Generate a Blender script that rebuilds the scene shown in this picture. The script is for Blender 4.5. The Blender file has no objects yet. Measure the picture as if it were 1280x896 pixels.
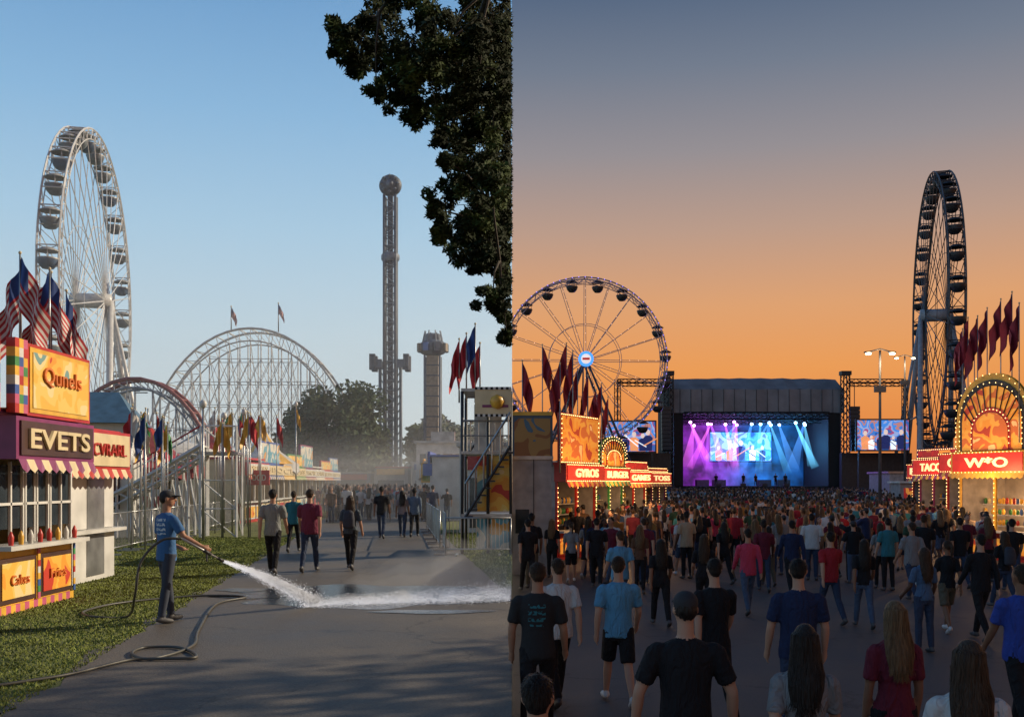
import bpy, bmesh, math, random
from mathutils import Vector, Matrix, Euler
from mathutils.bvhtree import BVHTree
random.seed(7)
F=1244.0; CZ=2.7; HY=602.0; LZ=0.75
def X(px,d): return (px-640.0)/F*d
def Z(py,d): return CZ+(HY-py)/F*d
def s2l(c):
    return tuple(((v/255.0)/12.92 if v/255.0<=0.04045 else ((v/255.0+0.055)/1.055)**2.4) for v in c)
scene=bpy.context.scene
CL=bpy.data.collections.new("morning_side"); CR=bpy.data.collections.new("evening_side")
scene.collection.children.link(CL); scene.collection.children.link(CR)

# ---------------------------------------------------------------- materials
_m={}
def mat(name,col,rough=0.7,metal=0.0,var=0.25,scale=3.0,bump=0.0,bscale=20.0,em=None,es=0.0,trans=0.0,spec=0.5,bstretch=None):
    if name in _m: return _m[name]
    m=bpy.data.materials.new(name); m.use_nodes=True; nt=m.node_tree; N=nt.nodes; L=nt.links
    b=N['Principled BSDF']; b.inputs['Roughness'].default_value=rough; b.inputs['Metallic'].default_value=metal
    b.inputs['Specular IOR Level'].default_value=spec
    tc=N.new('ShaderNodeTexCoord'); nz=N.new('ShaderNodeTexNoise'); nz.inputs['Scale'].default_value=scale; nz.inputs['Detail'].default_value=5
    L.new(tc.outputs['Object'],nz.inputs['Vector'])
    r=N.new('ShaderNodeValToRGB'); c0=tuple(v*(1-var) for v in col); c1=tuple(min(1,v*(1+var)) for v in col)
    r.color_ramp.elements[0].position=0.3; r.color_ramp.elements[1].position=0.7
    r.color_ramp.elements[0].color=(*c0,1); r.color_ramp.elements[1].color=(*c1,1)
    L.new(nz.outputs['Fac'],r.inputs['Fac']); L.new(r.outputs['Color'],b.inputs['Base Color'])
    if bump>0:
        n2=N.new('ShaderNodeTexNoise'); n2.inputs['Scale'].default_value=bscale; n2.inputs['Detail'].default_value=4
        if bstretch:
            mp=N.new('ShaderNodeMapping'); mp.inputs['Scale'].default_value=bstretch; L.new(tc.outputs['Object'],mp.inputs['Vector']); L.new(mp.outputs['Vector'],n2.inputs['Vector']); L.new(mp.outputs['Vector'],nz.inputs['Vector'])
        else: L.new(tc.outputs['Object'],n2.inputs['Vector'])
        bp=N.new('ShaderNodeBump'); bp.inputs['Strength'].default_value=bump; bp.inputs['Distance'].default_value=0.03
        L.new(n2.outputs['Fac'],bp.inputs['Height']); L.new(bp.outputs['Normal'],b.inputs['Normal'])
    if em: 
        b.inputs['Emission Color'].default_value=(*em,1); b.inputs['Emission Strength'].default_value=es; m.cycles.emission_sampling='NONE'
    _m[name]=m; return m

def art(name,cols,scale=2.0,es=0.0,seed=0.0,dist=1.0):
    """painted fairground artwork / led picture: warped bands of a few flat colours"""
    if name in _m: return _m[name]
    m=bpy.data.materials.new(name); m.use_nodes=True; nt=m.node_tree; N=nt.nodes; L=nt.links
    b=N['Principled BSDF']; b.inputs['Roughness'].default_value=0.5
    tc=N.new('ShaderNodeTexCoord'); mp=N.new('ShaderNodeMapping'); mp.inputs['Location'].default_value=(seed,seed*1.7,seed*.3)
    nz=N.new('ShaderNodeTexNoise'); nz.inputs['Scale'].default_value=scale; nz.inputs['Distortion'].default_value=dist; nz.inputs['Detail'].default_value=1.5
    r=N.new('ShaderNodeValToRGB'); r.color_ramp.interpolation='CONSTANT'
    n=len(cols); e=r.color_ramp.elements
    for i,c in enumerate(cols):
        p=0.0 if i==0 else (0.34+0.30*(i-1)/max(1,n-2) if n>2 else 0.5)
        if i<2: el=e[i]; el.position=p
        else: el=e.new(p)
        el.color=(*c,1)
    L.new(tc.outputs['Object'],mp.inputs['Vector']); L.new(mp.outputs['Vector'],nz.inputs['Vector']); L.new(nz.outputs['Fac'],r.inputs['Fac'])
    L.new(r.outputs['Color'],b.inputs['Base Color'])
    if es>0:
        L.new(r.outputs['Color'],b.inputs['Emission Color']); b.inputs['Emission Strength'].default_value=es; m.cycles.emission_sampling='NONE'
    _m[name]=m; return m

WHITE=mat('white_paint',(0.56,0.56,0.54),0.45,var=0.2,scale=1.5)
STEELW=mat('white_steel',(0.55,0.57,0.59),0.4,0.1,var=0.15)
GALV=mat('galvanised_steel',(0.32,0.33,0.34),0.35,0.7)
DARK=mat('dark_steel',(0.035,0.037,0.042),0.5,0.3)
BLACK=mat('black_cloth',(0.012,0.012,0.014),0.8)
RED=mat('red_paint',(0.42,0.03,0.025),0.4,var=0.2)
YEL=mat('yellow_paint',(0.66,0.38,0.05),0.4,var=0.2)
BLUE=mat('blue_paint',(0.04,0.11,0.35),0.4,var=0.2)
PURP=mat('purple_paint',(0.20,0.03,0.12),0.45,var=0.2)
PINK=mat('pink_paint',(0.5,0.10,0.2),0.45,var=0.2)
GREEN=mat('green_paint',(0.05,0.25,0.08),0.45,var=0.2)
CREAM=mat('cream_paint',(0.62,0.52,0.32),0.45,var=0.12)
BROWN=mat('brown_sign',(0.06,0.03,0.025),0.4)
GLASS=mat('window_glass',(0.03,0.04,0.05),0.08,0.0,var=0.3)
RUBBER=mat('rubber_hose',(0.05,0.05,0.045),0.5)
BARK=mat('bark',(0.05,0.04,0.03),0.9,bump=0.8,bscale=12)
FLAGR=mat('flag_red',(0.42,0.03,0.04),0.8)
FLAGW=mat('flag_white',(0.6,0.58,0.56),0.8)
FLAGB=mat('flag_blue',(0.03,0.07,0.24),0.8)
FLAGD=mat('flag_dark_red',(0.25,0.015,0.03),0.8)
BULB=mat('warm_bulb',(0.8,0.6,0.3),0.4,em=(1.0,0.58,0.2),es=5.0)
BULBOFF=mat('unlit_bulb',(0.7,0.6,0.4),0.3)
ARTY=art('art_yellow',[(0.5,0.04,0.02),(0.7,0.30,0.03),(0.75,0.42,0.06),(0.72,0.5,0.12),(0.74,0.58,0.28),(0.15,0.3,0.3)],1.5,0,3,.6)
ARTR=art('art_red',[(0.5,0.25,0.03),(0.42,0.03,0.03),(0.36,0.025,0.03),(0.6,0.35,0.1)],.9,0,9)
ARTB=art('art_blue',[(0.05,0.16,0.3),(0.6,0.58,0.5),(0.1,0.32,0.42),(0.6,0.3,0.07)],1.1,0,5)
LARTY=art('lit_art_yellow',[(0.45,0.05,0.02),(0.8,0.28,0.03),(0.85,0.36,0.05),(0.6,0.14,0.03),(0.9,0.5,0.18)],1.6,0.45,3,.6)
LARTR=art('lit_art_red',[(0.5,0.2,0.03),(0.45,0.02,0.02),(0.35,0.02,0.02),(0.8,0.3,0.05)],1.2,0.45,9)
LITW=mat('lit_lettering',(0.9,0.7,0.4),0.4,em=(1.0,0.68,0.30),es=1.2)
LITR=mat('lit_red_sign',(0.5,0.02,0.02),0.4,em=(0.8,0.03,0.02),es=0.4)

# ---------------------------------------------------------------- mesh builder
class MB:
    def __init__(s): s.v=[];s.f=[];s.m=[];s.mats=[];s.sm=[]
    def mi(s,m):
        if m not in s.mats: s.mats.append(m)
        return s.mats.index(m)
    def add(s,vs,fs,m,smooth=False):
        o=len(s.v); s.v.extend([tuple(v) for v in vs]); k=s.mi(m)
        for f in fs: s.f.append(tuple(i+o for i in f)); s.m.append(k); s.sm.append(smooth)
    def box(s,c,sz,m,R=None):
        hx,hy,hz=sz[0]/2,sz[1]/2,sz[2]/2; c=Vector(c)
        vs=[Vector((x,y,z)) for x in(-hx,hx) for y in(-hy,hy) for z in(-hz,hz)]
        if R: vs=[R@v for v in vs]
        s.add([v+c for v in vs],[(0,1,3,2),(4,6,7,5),(0,4,5,1),(2,3,7,6),(0,2,6,4),(1,5,7,3)],m)
    def b2(s,x0,x1,y0,y1,z0,z1,m): s.box(((x0+x1)/2,(y0+y1)/2,(z0+z1)/2),(abs(x1-x0),abs(y1-y0),abs(z1-z0)),m)
    def tube(s,pts,rs,m,n=6,cap=True,smooth=True):
        pts=[Vector(p) for p in pts]; vs=[];fs=[]; N=len(pts)
        up=None
        for i,p in enumerate(pts):
            t=(pts[min(i+1,N-1)]-pts[max(i-1,0)]).normalized()
            if up is None:
                a=Vector((0,0,1)) if abs(t.z)<0.9 else Vector((1,0,0)); up=(a-t*a.dot(t)).normalized()
            else:
                up=(up-t*up.dot(t)); up=up.normalized() if up.length>1e-6 else t.orthogonal().normalized()
            w=t.cross(up); r=rs[i] if isinstance(rs,(list,tuple)) else rs
            for k in range(n):
                a=2*math.pi*k/n; vs.append(p+(up*math.cos(a)+w*math.sin(a))*r)
        for i in range(N-1):
            for k in range(n):
                fs.append((i*n+k,i*n+(k+1)%n,(i+1)*n+(k+1)%n,(i+1)*n+k))
        if cap: fs.append(tuple(range(n-1,-1,-1))); fs.append(tuple((N-1)*n+k for k in range(n)))
        s.add(vs,fs,m,smooth)
    def beam(s,a,b,r,m,n=4): s.tube([a,b],r,m,n,smooth=False)
    def loft(s,rings,m,n=16,smooth=True,M=None):
        vs=[];fs=[]
        for (cx,cy,cz,rx,ry) in rings:
            for k in range(n):
                a=2*math.pi*k/n; v=Vector((cx+rx*math.cos(a),cy+ry*math.sin(a),cz)); vs.append(M@v if M else v)
        for i in range(len(rings)-1):
            for k in range(n): fs.append((i*n+k,i*n+(k+1)%n,(i+1)*n+(k+1)%n,(i+1)*n+k))
        fs.append(tuple(range(n-1,-1,-1))); fs.append(tuple((len(rings)-1)*n+k for k in range(n)))
        s.add(vs,fs,m,smooth)
    def ell(s,c,r,m,R=None,n=12,k=8):
        c=Vector(c); vs=[];fs=[]
        for i in range(1,k):
            ph=math.pi*i/k
            for j in range(n):
                a=2*math.pi*j/n; v=Vector((r[0]*math.sin(ph)*math.cos(a),r[1]*math.sin(ph)*math.sin(a),r[2]*math.cos(ph)))
                vs.append((R@v if R else v)+c)
        t=Vector((0,0,r[2])); b=-t
        vs.append((R@t if R else t)+c); vs.append((R@b if R else b)+c); T=len(vs)-2;B=T+1
        for j in range(n): fs.append((T,j,(j+1)%n)); fs.append((B,(k-2)*n+(j+1)%n,(k-2)*n+j))
        for i in range(k-2):
            for j in range(n): fs.append((i*n+j,(i+1)*n+j,(i+1)*n+(j+1)%n,i*n+(j+1)%n))
        s.add(vs,fs,m,True)
    def octa(s,c,r,m):
        c=Vector(c); vs=[c+Vector(d)*r for d in((1,0,0),(-1,0,0),(0,1,0),(0,-1,0),(0,0,1),(0,0,-1))]
        s.add(vs,[(0,2,4),(2,1,4),(1,3,4),(3,0,4),(2,0,5),(1,2,5),(3,1,5),(0,3,5)],m)
    def lathe(s,c,prof,m,n=12,smooth=True):
        c=Vector(c); vs=[];fs=[]
        for (r,z) in prof:
            for j in range(n):
                a=2*math.pi*j/n; vs.append(c+Vector((r*math.cos(a),r*math.sin(a),z)))
        for i in range(len(prof)-1):
            for j in range(n): fs.append((i*n+j,i*n+(j+1)%n,(i+1)*n+(j+1)%n,(i+1)*n+j))
        s.add(vs,fs,m,smooth)
    def obj(s,name,col,loc=(0,0,0),rz=0,parent=None):
        me=bpy.data.meshes.new(name); me.from_pydata(s.v,[],s.f)
        for m in s.mats: me.materials.append(m)
        me.polygons.foreach_set('material_index',s.m); me.polygons.foreach_set('use_smooth',s.sm); me.update()
        o=bpy.data.objects.new(name,me); o.location=loc; o.rotation_euler=(0,0,rz); col.objects.link(o)
        if parent: o.parent=parent
        return o
def empty(name,col,loc=(0,0,0),rz=0):
    e=bpy.data.objects.new(name,None); e.location=loc; e.rotation_euler=(0,0,rz); col.objects.link(e); return e
def clip(o,side):
    """the two settings meet on the plane x=0; trim what crosses it"""
    bpy.context.view_layer.update()
    bm=bmesh.new(); bm.from_mesh(o.data); inv=o.matrix_world.inverted()
    co=inv@Vector((0.004*side,0,0)); no=(inv.to_3x3()@Vector((side,0,0))).normalized()
    bmesh.ops.bisect_plane(bm,geom=bm.verts[:]+bm.edges[:]+bm.faces[:],plane_co=co,plane_no=no,clear_inner=True)
    bm.to_mesh(o.data); bm.free()
def text(body,w,h,m,parent,loc,rot,col,name='lettering',off=.02):
    cu=bpy.data.curves.new('t','FONT'); cu.body=body; cu.size=1; cu.extrude=0.02; cu.offset=off; cu.resolution_u=3
    t=bpy.data.objects.new('t',cu); scene.collection.objects.link(t); bpy.context.view_layer.update()
    me=bpy.data.meshes.new_from_object(t.evaluated_get(bpy.context.evaluated_depsgraph_get()))
    bpy.data.objects.remove(t)
    xs=[v.co.x for v in me.vertices]; ys=[v.co.y for v in me.vertices]; x0,x1,y0,y1=min(xs),max(xs),min(ys),max(ys)
    for v in me.vertices: v.co.x=(v.co.x-(x0+x1)/2)*w/(x1-x0); v.co.y=(v.co.y-(y0+y1)/2)*h/(y1-y0)
    me.materials.clear(); me.materials.append(m)
    o=bpy.data.objects.new(name,me); col.objects.link(o); o.location=loc; o.rotation_euler=rot; o.parent=parent; return o

# ---------------------------------------------------------------- world
w=bpy.data.worlds.new("World"); scene.world=w; w.use_nodes=True; nt=w.node_tree; N=nt.nodes; L=nt.links
bg=N['Background']; tc=N.new('ShaderNodeTexCoord'); sp=N.new('ShaderNodeSeparateXYZ'); L.new(tc.outputs['Generated'],sp.inputs['Vector'])
def ramp(stops):
    r=N.new('ShaderNodeValToRGB'); e=r.color_ramp.elements
    for i,(p,c) in enumerate(stops):
        el=e[i] if i<2 else e.new(p)
        el.position=p; el.color=(*s2l(c),1)
    L.new(sp.outputs['Z'],r.inputs['Fac']); return r
day=ramp([(0.0,(200,209,209)),(0.06,(205,217,220)),(0.14,(194,215,226)),(0.24,(168,203,227)),(0.34,(138,183,220)),(0.44,(110,158,204)),(0.9,(50,90,145))])
dusk=ramp([(0.0,(205,122,70)),(0.05,(230,140,72)),(0.11,(235,157,88)),(0.17,(222,162,114)),(0.24,(188,156,138)),(0.31,(150,144,148)),(0.38,(115,125,142)),(0.44,(86,104,130)),(0.9,(30,42,64))])
gt=N.new('ShaderNodeMath'); gt.operation='GREATER_THAN'; gt.inputs[1].default_value=0.0; L.new(sp.outputs['X'],gt.inputs[0])
mx=N.new('ShaderNodeMix'); mx.data_type='RGBA'; L.new(gt.outputs[0],mx.inputs[0]); L.new(day.outputs[0],mx.inputs[6]); L.new(dusk.outputs[0],mx.inputs[7])
L.new(mx.outputs[2],bg.inputs['Color']); bg.inputs['Strength'].default_value=1.0
# sun of the morning side: low, to the right and a little ahead
sd=Vector((0.90,0.43,0.50)).normalized()
sl=bpy.data.lights.new('sun','SUN'); sl.energy=5.0; sl.angle=math.radians(0.5); sl.color=(1.0,0.84,0.62)
so=bpy.data.objects.new('sun',sl); so.rotation_euler=(-sd).to_track_quat('-Z','Y').to_euler(); scene.collection.objects.link(so)
so.light_linking.receiver_collection=CL; so.light_linking.blocker_collection=CL
# camera
cd=bpy.data.cameras.new('camera'); cam=bpy.data.objects.new('camera',cd); scene.collection.objects.link(cam)
cd.sensor_width=36; cd.lens=36*F/1280; cd.shift_y=(HY-448)/1280; cd.clip_end=5000; cd.clip_start=0.1
cam.location=(0,0,CZ); cam.rotation_euler=(math.radians(90),0,0); scene.camera=cam
scene.view_settings.view_transform='Standard'; scene.view_settings.look='None'; scene.view_settings.exposure=0

# ---------------------------------------------------------------- ground
def asphalt(name,c0,c1,rough=0.85):
    m=bpy.data.materials.new(name); m.use_nodes=True; nt=m.node_tree; N=nt.nodes; L=nt.links; b=N['Principled BSDF']
    tc=N.new('ShaderNodeTexCoord'); n1=N.new('ShaderNodeTexNoise'); n1.inputs['Scale'].default_value=0.35; n1.inputs['Detail'].default_value=8; n1.inputs['Roughness'].default_value=0.65
    n2=N.new('ShaderNodeTexNoise'); n2.inputs['Scale'].default_value=55; n2.inputs['Detail'].default_value=3
    for n in(n1,n2): L.new(tc.outputs['Object'],n.inputs['Vector'])
    r=N.new('ShaderNodeValToRGB'); r.color_ramp.elements[0].position=0.3; r.color_ramp.elements[1].position=0.72
    r.color_ramp.elements[0].color=(*c0,1); r.color_ramp.elements[1].color=(*c1,1); L.new(n1.outputs['Fac'],r.inputs['Fac'])
    mm=N.new('ShaderNodeMix'); mm.data_type='RGBA'; mm.blend_type='MULTIPLY'; mm.inputs[0].default_value=0.6
    r2=N.new('ShaderNodeValToRGB'); r2.color_ramp.elements[0].position=0.3; r2.color_ramp.elements[1].position=0.7; r2.color_ramp.elements[0].color=(.45,.45,.45,1); r2.color_ramp.elements[1].color=(1.4,1.4,1.4,1)
    L.new(n2.outputs['Fac'],r2.inputs['Fac']); L.new(r.outputs['Color'],mm.inputs[6]); L.new(r2.outputs['Color'],mm.inputs[7])
    vo=N.new('ShaderNodeTexVoronoi'); vo.feature='DISTANCE_TO_EDGE'; vo.inputs['Scale'].default_value=0.28; nw=N.new('ShaderNodeTexNoise'); nw.inputs['Scale'].default_value=1.6; nw.inputs['Detail'].default_value=5
    ad=N.new('ShaderNodeMix'); ad.data_type='RGBA'; ad.blend_type='LINEAR_LIGHT'; ad.inputs[0].default_value=0.5; L.new(tc.outputs['Object'],nw.inputs['Vector']); L.new(tc.outputs['Object'],ad.inputs[6]); L.new(nw.outputs['Color'],ad.inputs[7]); L.new(ad.outputs[2],vo.inputs['Vector'])
    rc=N.new('ShaderNodeValToRGB'); rc.color_ramp.elements[0].position=0.0; rc.color_ramp.elements[1].position=0.010; rc.color_ramp.elements[0].color=(.55,.55,.55,1); rc.color_ramp.elements[1].color=(1,1,1,1); L.new(vo.outputs['Distance'],rc.inputs['Fac'])
    m3=N.new('ShaderNodeMix'); m3.data_type='RGBA'; m3.blend_type='MULTIPLY'; m3.inputs[0].default_value=1; L.new(mm.outputs[2],m3.inputs[6]); L.new(rc.outputs['Color'],m3.inputs[7]); L.new(m3.outputs[2],b.inputs['Base Color'])
    bp=N.new('ShaderNodeBump'); bp.inputs['Strength'].default_value=0.6; bp.inputs['Distance'].default_value=0.012; L.new(n2.outputs['Fac'],bp.inputs['Height']); L.new(bp.outputs['Normal'],b.inputs['Normal'])
    rr=N.new('ShaderNodeMapRange'); rr.inputs[1].default_value=0.3; rr.inputs[2].default_value=0.7; rr.inputs[3].default_value=rough-0.25; rr.inputs[4].default_value=rough; L.new(n1.outputs['Fac'],rr.inputs[0]); L.new(rr.outputs[0],b.inputs['Roughness'])
    return m
ASL=asphalt('asphalt_morning',(0.065,0.055,0.045),(0.14,0.12,0.098),0.75); ASR=asphalt('asphalt_evening',(0.045,0.04,0.042),(0.09,0.078,0.078),0.8)
GRS=mat('grass_soil',(0.12,0.135,0.035),0.95,var=0.35,scale=1.3,bump=0.8,bscale=60)
BLADE=mat('grass_blade',(0.16,0.19,0.045),0.8,var=0.4,scale=1.5,spec=.2)
mb=MB(); mb.add([(-3000,-60,LZ),(0,-60,LZ),(0,3000,LZ),(-3000,3000,LZ)],[(0,1,2,3)],GRS); mb.add([(0,-60,LZ),(0,-60,0),(0,3000,0),(0,3000,LZ)],[(0,1,2,3)],GALV); mb.obj('grass_ground',CL)
mb=MB(); mb.add([(0,-60,0),(3000,-60,0),(3000,3000,0),(0,3000,0)],[(0,1,2,3)],ASR); mb.obj('asphalt_ground',CR)
def eL(d): return -3.3-0.125*d
def eR(d): return 0.0 if d<17 else -(d-17)*0.128
mb=MB(); vs=[];fs=[]
ds=[-20,0,4]+[6+i*0.5 for i in range(60)]+[40,50,60,80,110,150]
for i,d in enumerate(ds):
    j=0.12*math.sin(d*2.1)+0.08*math.sin(d*5.3+1)
    vs+= [(eL(max(d,0))+j,d,LZ+0.004),(min(eR(d)+(j*0.8 if d>17 else 0),-0.002),d,LZ+0.004)]
for i in range(len(ds)-1): fs.append((2*i,2*i+1,2*i+3,2*i+2))
mb.add(vs,fs,ASL); mb.obj('asphalt_path',CL)
WET=mat('wet_asphalt',(0.03,0.032,0.035),0.22,var=0.4,scale=1.2,bump=0.4,bscale=6,spec=1.0)
mb=MB(); pts=[]
for i in range(60):
    a=2*math.pi*i/60; r=1+0.10*math.sin(3*a+1)+0.07*math.sin(7*a)+0.05*math.sin(13*a+2)
    pts.append((min(-0.003,-2.2+2.5*r*math.cos(a)),17.1+1.7*r*math.sin(a),LZ+0.008))
mb.add(pts,[tuple(range(60))],WET)
for (cx,cy,rx,ry) in((-4.4,16.9,.7,.3),(-1.2,14.9,.9,.22),(-4.8,17.9,.5,.3)):
    pts=[(min(-.003,cx+rx*(1+.15*math.sin(4*a))*math.cos(a)),cy+ry*(1+.2*math.sin(3*a))*math.sin(a),LZ+0.012) for a in [2*math.pi*i/24 for i in range(24)]]
    mb.add(pts,[tuple(range(24))],WET)
mb.obj('puddle',CL)
mb=MB(); vs=[];fs=[]
def blade(x,y,h):
    a=random.uniform(0,6.28); wd=0.006+0.0005*y; dx,dy=math.cos(a)*wd,math.sin(a)*wd; lx,ly=random.uniform(-.7,.7)*h,random.uniform(-.7,.7)*h
    o=len(vs); vs.extend([(x-dx,y-dy,LZ),(x+dx,y+dy,LZ),(x+lx,y+ly,LZ+h)]); fs.append((o,o+1,o+2))
for i in range(90000):
    d=7+ (random.random()**1.6)*28; e=eL(d)
    x=e-abs(random.gauss(0,1))*3.6+0.10
    if x<-0.56*d-0.3: continue
    blade(x,d,random.uniform(.012,.036))
for i in range(9000):
    d=18+random.random()*20; x=random.uniform(eR(d)-0.05,0)
    blade(min(x,-0.02),d,random.uniform(.02,.06))
mb.add(vs,fs,BLADE); mb.obj('grass',CL)

# ---------------------------------------------------------------- vegetation
def leafmat(name,c,var=.45): return mat(name,c,0.75,var=var,scale=0.8,spec=.15)
LEAF1=leafmat('leaf_dark',(0.022,0.034,0.012)); LEAF2=leafmat('leaf_mid',(0.05,0.075,0.02)); LEAF3=leafmat('leaf_haze',(0.08,0.11,0.05)); LEAF3b=leafmat('leaf_haze2',(.045,.075,.03)); LEAF4=leafmat('leaf_far_haze',(0.14,0.17,0.13))  # haze and far leaves: distance haze mixed into the colour
def leaves(mb,c,r,n,size,m,maxx=None,fl=1.0):
    for i in range(n):
        v=Vector((random.gauss(0,1),random.gauss(0,1),random.gauss(0,1))).normalized()*(random.random()**0.45)
        p=Vector((c[0]+v.x*r[0],c[1]+v.y*r[1],c[2]+v.z*r[2]))
        if maxx is not None and p.x>maxx: continue
        a=Vector((random.uniform(-1,1),random.uniform(-1,1),random.uniform(-1,.6))).normalized(); b=a.orthogonal().normalized()
        s=size*random.uniform(.6,1.3); a*=s; b*=s*0.38*fl
        mb.add([p-a,p-a*.1+b,p+a,p-a*.1-b],[(0,1,2,3)],m)
mb=MB(); T=Vector((-2.6,-3.5,LZ))
mb.tube([T,T+Vector((.1,.2,2.5)),T+Vector((.3,.8,5)),T+Vector((.6,2,7.5))],[.42,.33,.27,.2],BARK,10)
def limb(p0,p1,r0,r1,sag=0.4):
    p0=Vector(p0);p1=Vector(p1); pts=[];rs=[]
    for i in range(7):
        t=i/6; q=p0.lerp(p1,t)+Vector((random.uniform(-.1,.1),random.uniform(-.1,.1),sag*4*t*(1-t)+random.uniform(-.08,.08))); pts.append(q); rs.append(r0+(r1-r0)*t)
        q.x=min(q.x,-.06)
    mb.tube(pts,rs,BARK,6); return pts
base=T+Vector((.6,2,7.5))
clumps=[]
blobs=[(445,42,26),(480,20,36),(490,75,28),(530,30,42),(535,95,34),(518,140,20),(500,110,18),(575,60,46),(585,115,40),(560,148,20),(620,40,46),(622,110,42),(550,65,30),(600,85,34),(600,20,34),
 (600,165,30),(630,190,34),(598,212,30),(572,232,22),(600,260,30),(628,255,30),(556,288,14),(582,300,22),(618,310,30),(596,328,12),(630,345,22),(616,374,13),(632,392,12),(634,420,10),(626,285,26),(442,80,13),(425,38,12),(638,150,26),(556,200,7),(638,225,26),(638,80,36),(420,60,8),(470,118,8),(550,176,8),(545,262,7),(616,140,26),(615,230,24),(605,285,20)]
for (px,py,r) in blobs:
    d=random.uniform(9.5,12.0); c=Vector((X(px,d),d,Z(py,d))); rm=r/F*d
    clumps.append((c,rm))
l1=limb(base,(X(600,8),8,Z(-90,8)),.15,.08); l2=limb(base,(X(520,9),9,Z(-60,9)),.12,.05); l3=limb(l1[-1],(X(610,11),11,Z(70,11)),.05,.03,0.1); l4=limb(l3[-1],(X(618,10.8),10.8,Z(330,10.8)),.03,.01,0)
l5=limb(l2[-1],(X(470,10.5),10.5,Z(30,10.5)),.035,.012,.1)
allp=l1[3:]+l2[3:]+l3+l4+l5
for c,rm in clumps:
    q=min(allp,key=lambda p:(p-c).length); c2=c.copy(); c2.x=min(c2.x,-.03); mb.tube([q,(q+c2)/2+Vector((-.02,0,.08)),c2],[.016,.011,.005],BARK,5)
    for k in range(13):
        e=c+Vector((random.gauss(0,.66),random.gauss(0,.6),random.gauss(0,.62)))*rm
        if e.x>-.02: e.x=-.02
        mb.tube([c2,(c2+e)/2+Vector((0,0,.03)),e],[.006,.004,.002],BARK,4)
        leaves(mb,e,(rm*.34+.03,rm*.45,rm*.26+.03),int(40+rm*400),0.040,random.choice([LEAF1,LEAF1,LEAF2]),maxx=-0.015)
for i in range(22):
    c=(random.uniform(-5,-.5),random.uniform(1,7),random.uniform(8.2,10.5)); leaves(mb,c,(1.1,1.1,.7),120,0.11,LEAF2,maxx=-0.04)
mb.obj('overhanging_tree',CL)
def tree(name,x,y,z0,h,rx,m1,m2,n,size,col,trunk=0.3,low=.57,sp_=.36):
    mb=MB(); mb.tube([(0,0,0),(0.1,0,h*.3),(0,.1,h*.55),(0,0,h*.8)],[trunk,trunk*.75,trunk*.5,trunk*.15],BARK,8)
    for i in range(30):
        a=random.uniform(0,6.28); el=random.uniform(-.9,1.0); rr=random.uniform(.5,1)
        c=Vector((math.cos(a)*math.cos(el)*rx*.78*rr,math.sin(a)*math.cos(el)*rx*.78*rr,h*low+math.sin(el)*h*sp_*rr))
        mb.tube([(0,0,h*.35),(c.x*.5,c.y*.5,(h*.35+c.z)/2+.3),tuple(c)],[trunk*.3,trunk*.18,.02],BARK,5)
        k=random.uniform(.7,1.25)
        leaves(mb,c,(rx*.33*k,rx*.33*k,h*.13*k),n,size,m1 if random.random()<.6 else m2,fl=1.6)
    return mb.obj(name,col,(x,y,z0))
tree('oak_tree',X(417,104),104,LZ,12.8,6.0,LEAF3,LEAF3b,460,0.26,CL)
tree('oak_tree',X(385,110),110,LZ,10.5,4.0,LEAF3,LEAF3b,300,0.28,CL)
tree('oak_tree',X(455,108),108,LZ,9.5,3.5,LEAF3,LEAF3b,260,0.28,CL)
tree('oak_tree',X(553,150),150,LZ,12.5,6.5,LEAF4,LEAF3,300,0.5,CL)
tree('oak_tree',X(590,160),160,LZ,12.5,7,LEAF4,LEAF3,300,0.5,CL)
tree('shade_tree',15.5,16.0,0,13.5,4.8,LEAF2,LEAF1,75,0.2,CL,0.3,.66,.30)
tree('shade_tree',20.0,18.3,0,15.0,4.6,LEAF2,LEAF1,80,0.2,CL,0.3,.68,.28)
tree('shade_tree',12.5,10.5,0,12.0,5.0,LEAF2,LEAF1,90,0.2,CL,0.3,.66,.30)
mb=MB()
for i in range(70):
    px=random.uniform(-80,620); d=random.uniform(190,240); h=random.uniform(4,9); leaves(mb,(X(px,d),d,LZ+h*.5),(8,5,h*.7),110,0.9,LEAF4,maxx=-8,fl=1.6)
mb.obj('distant_trees',CL)
mb=MB(); LD=mat('leaf_dusk',(.02,.022,.018),.9)
for i in range(90):
    px=random.uniform(660,1400); d=random.uniform(190,240); h=random.uniform(4,8); leaves(mb,(X(px,d),d,h*.4),(8,5,h*.7),110,0.9,LD,fl=1.6)
mb.obj('distant_trees',CR)

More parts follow.
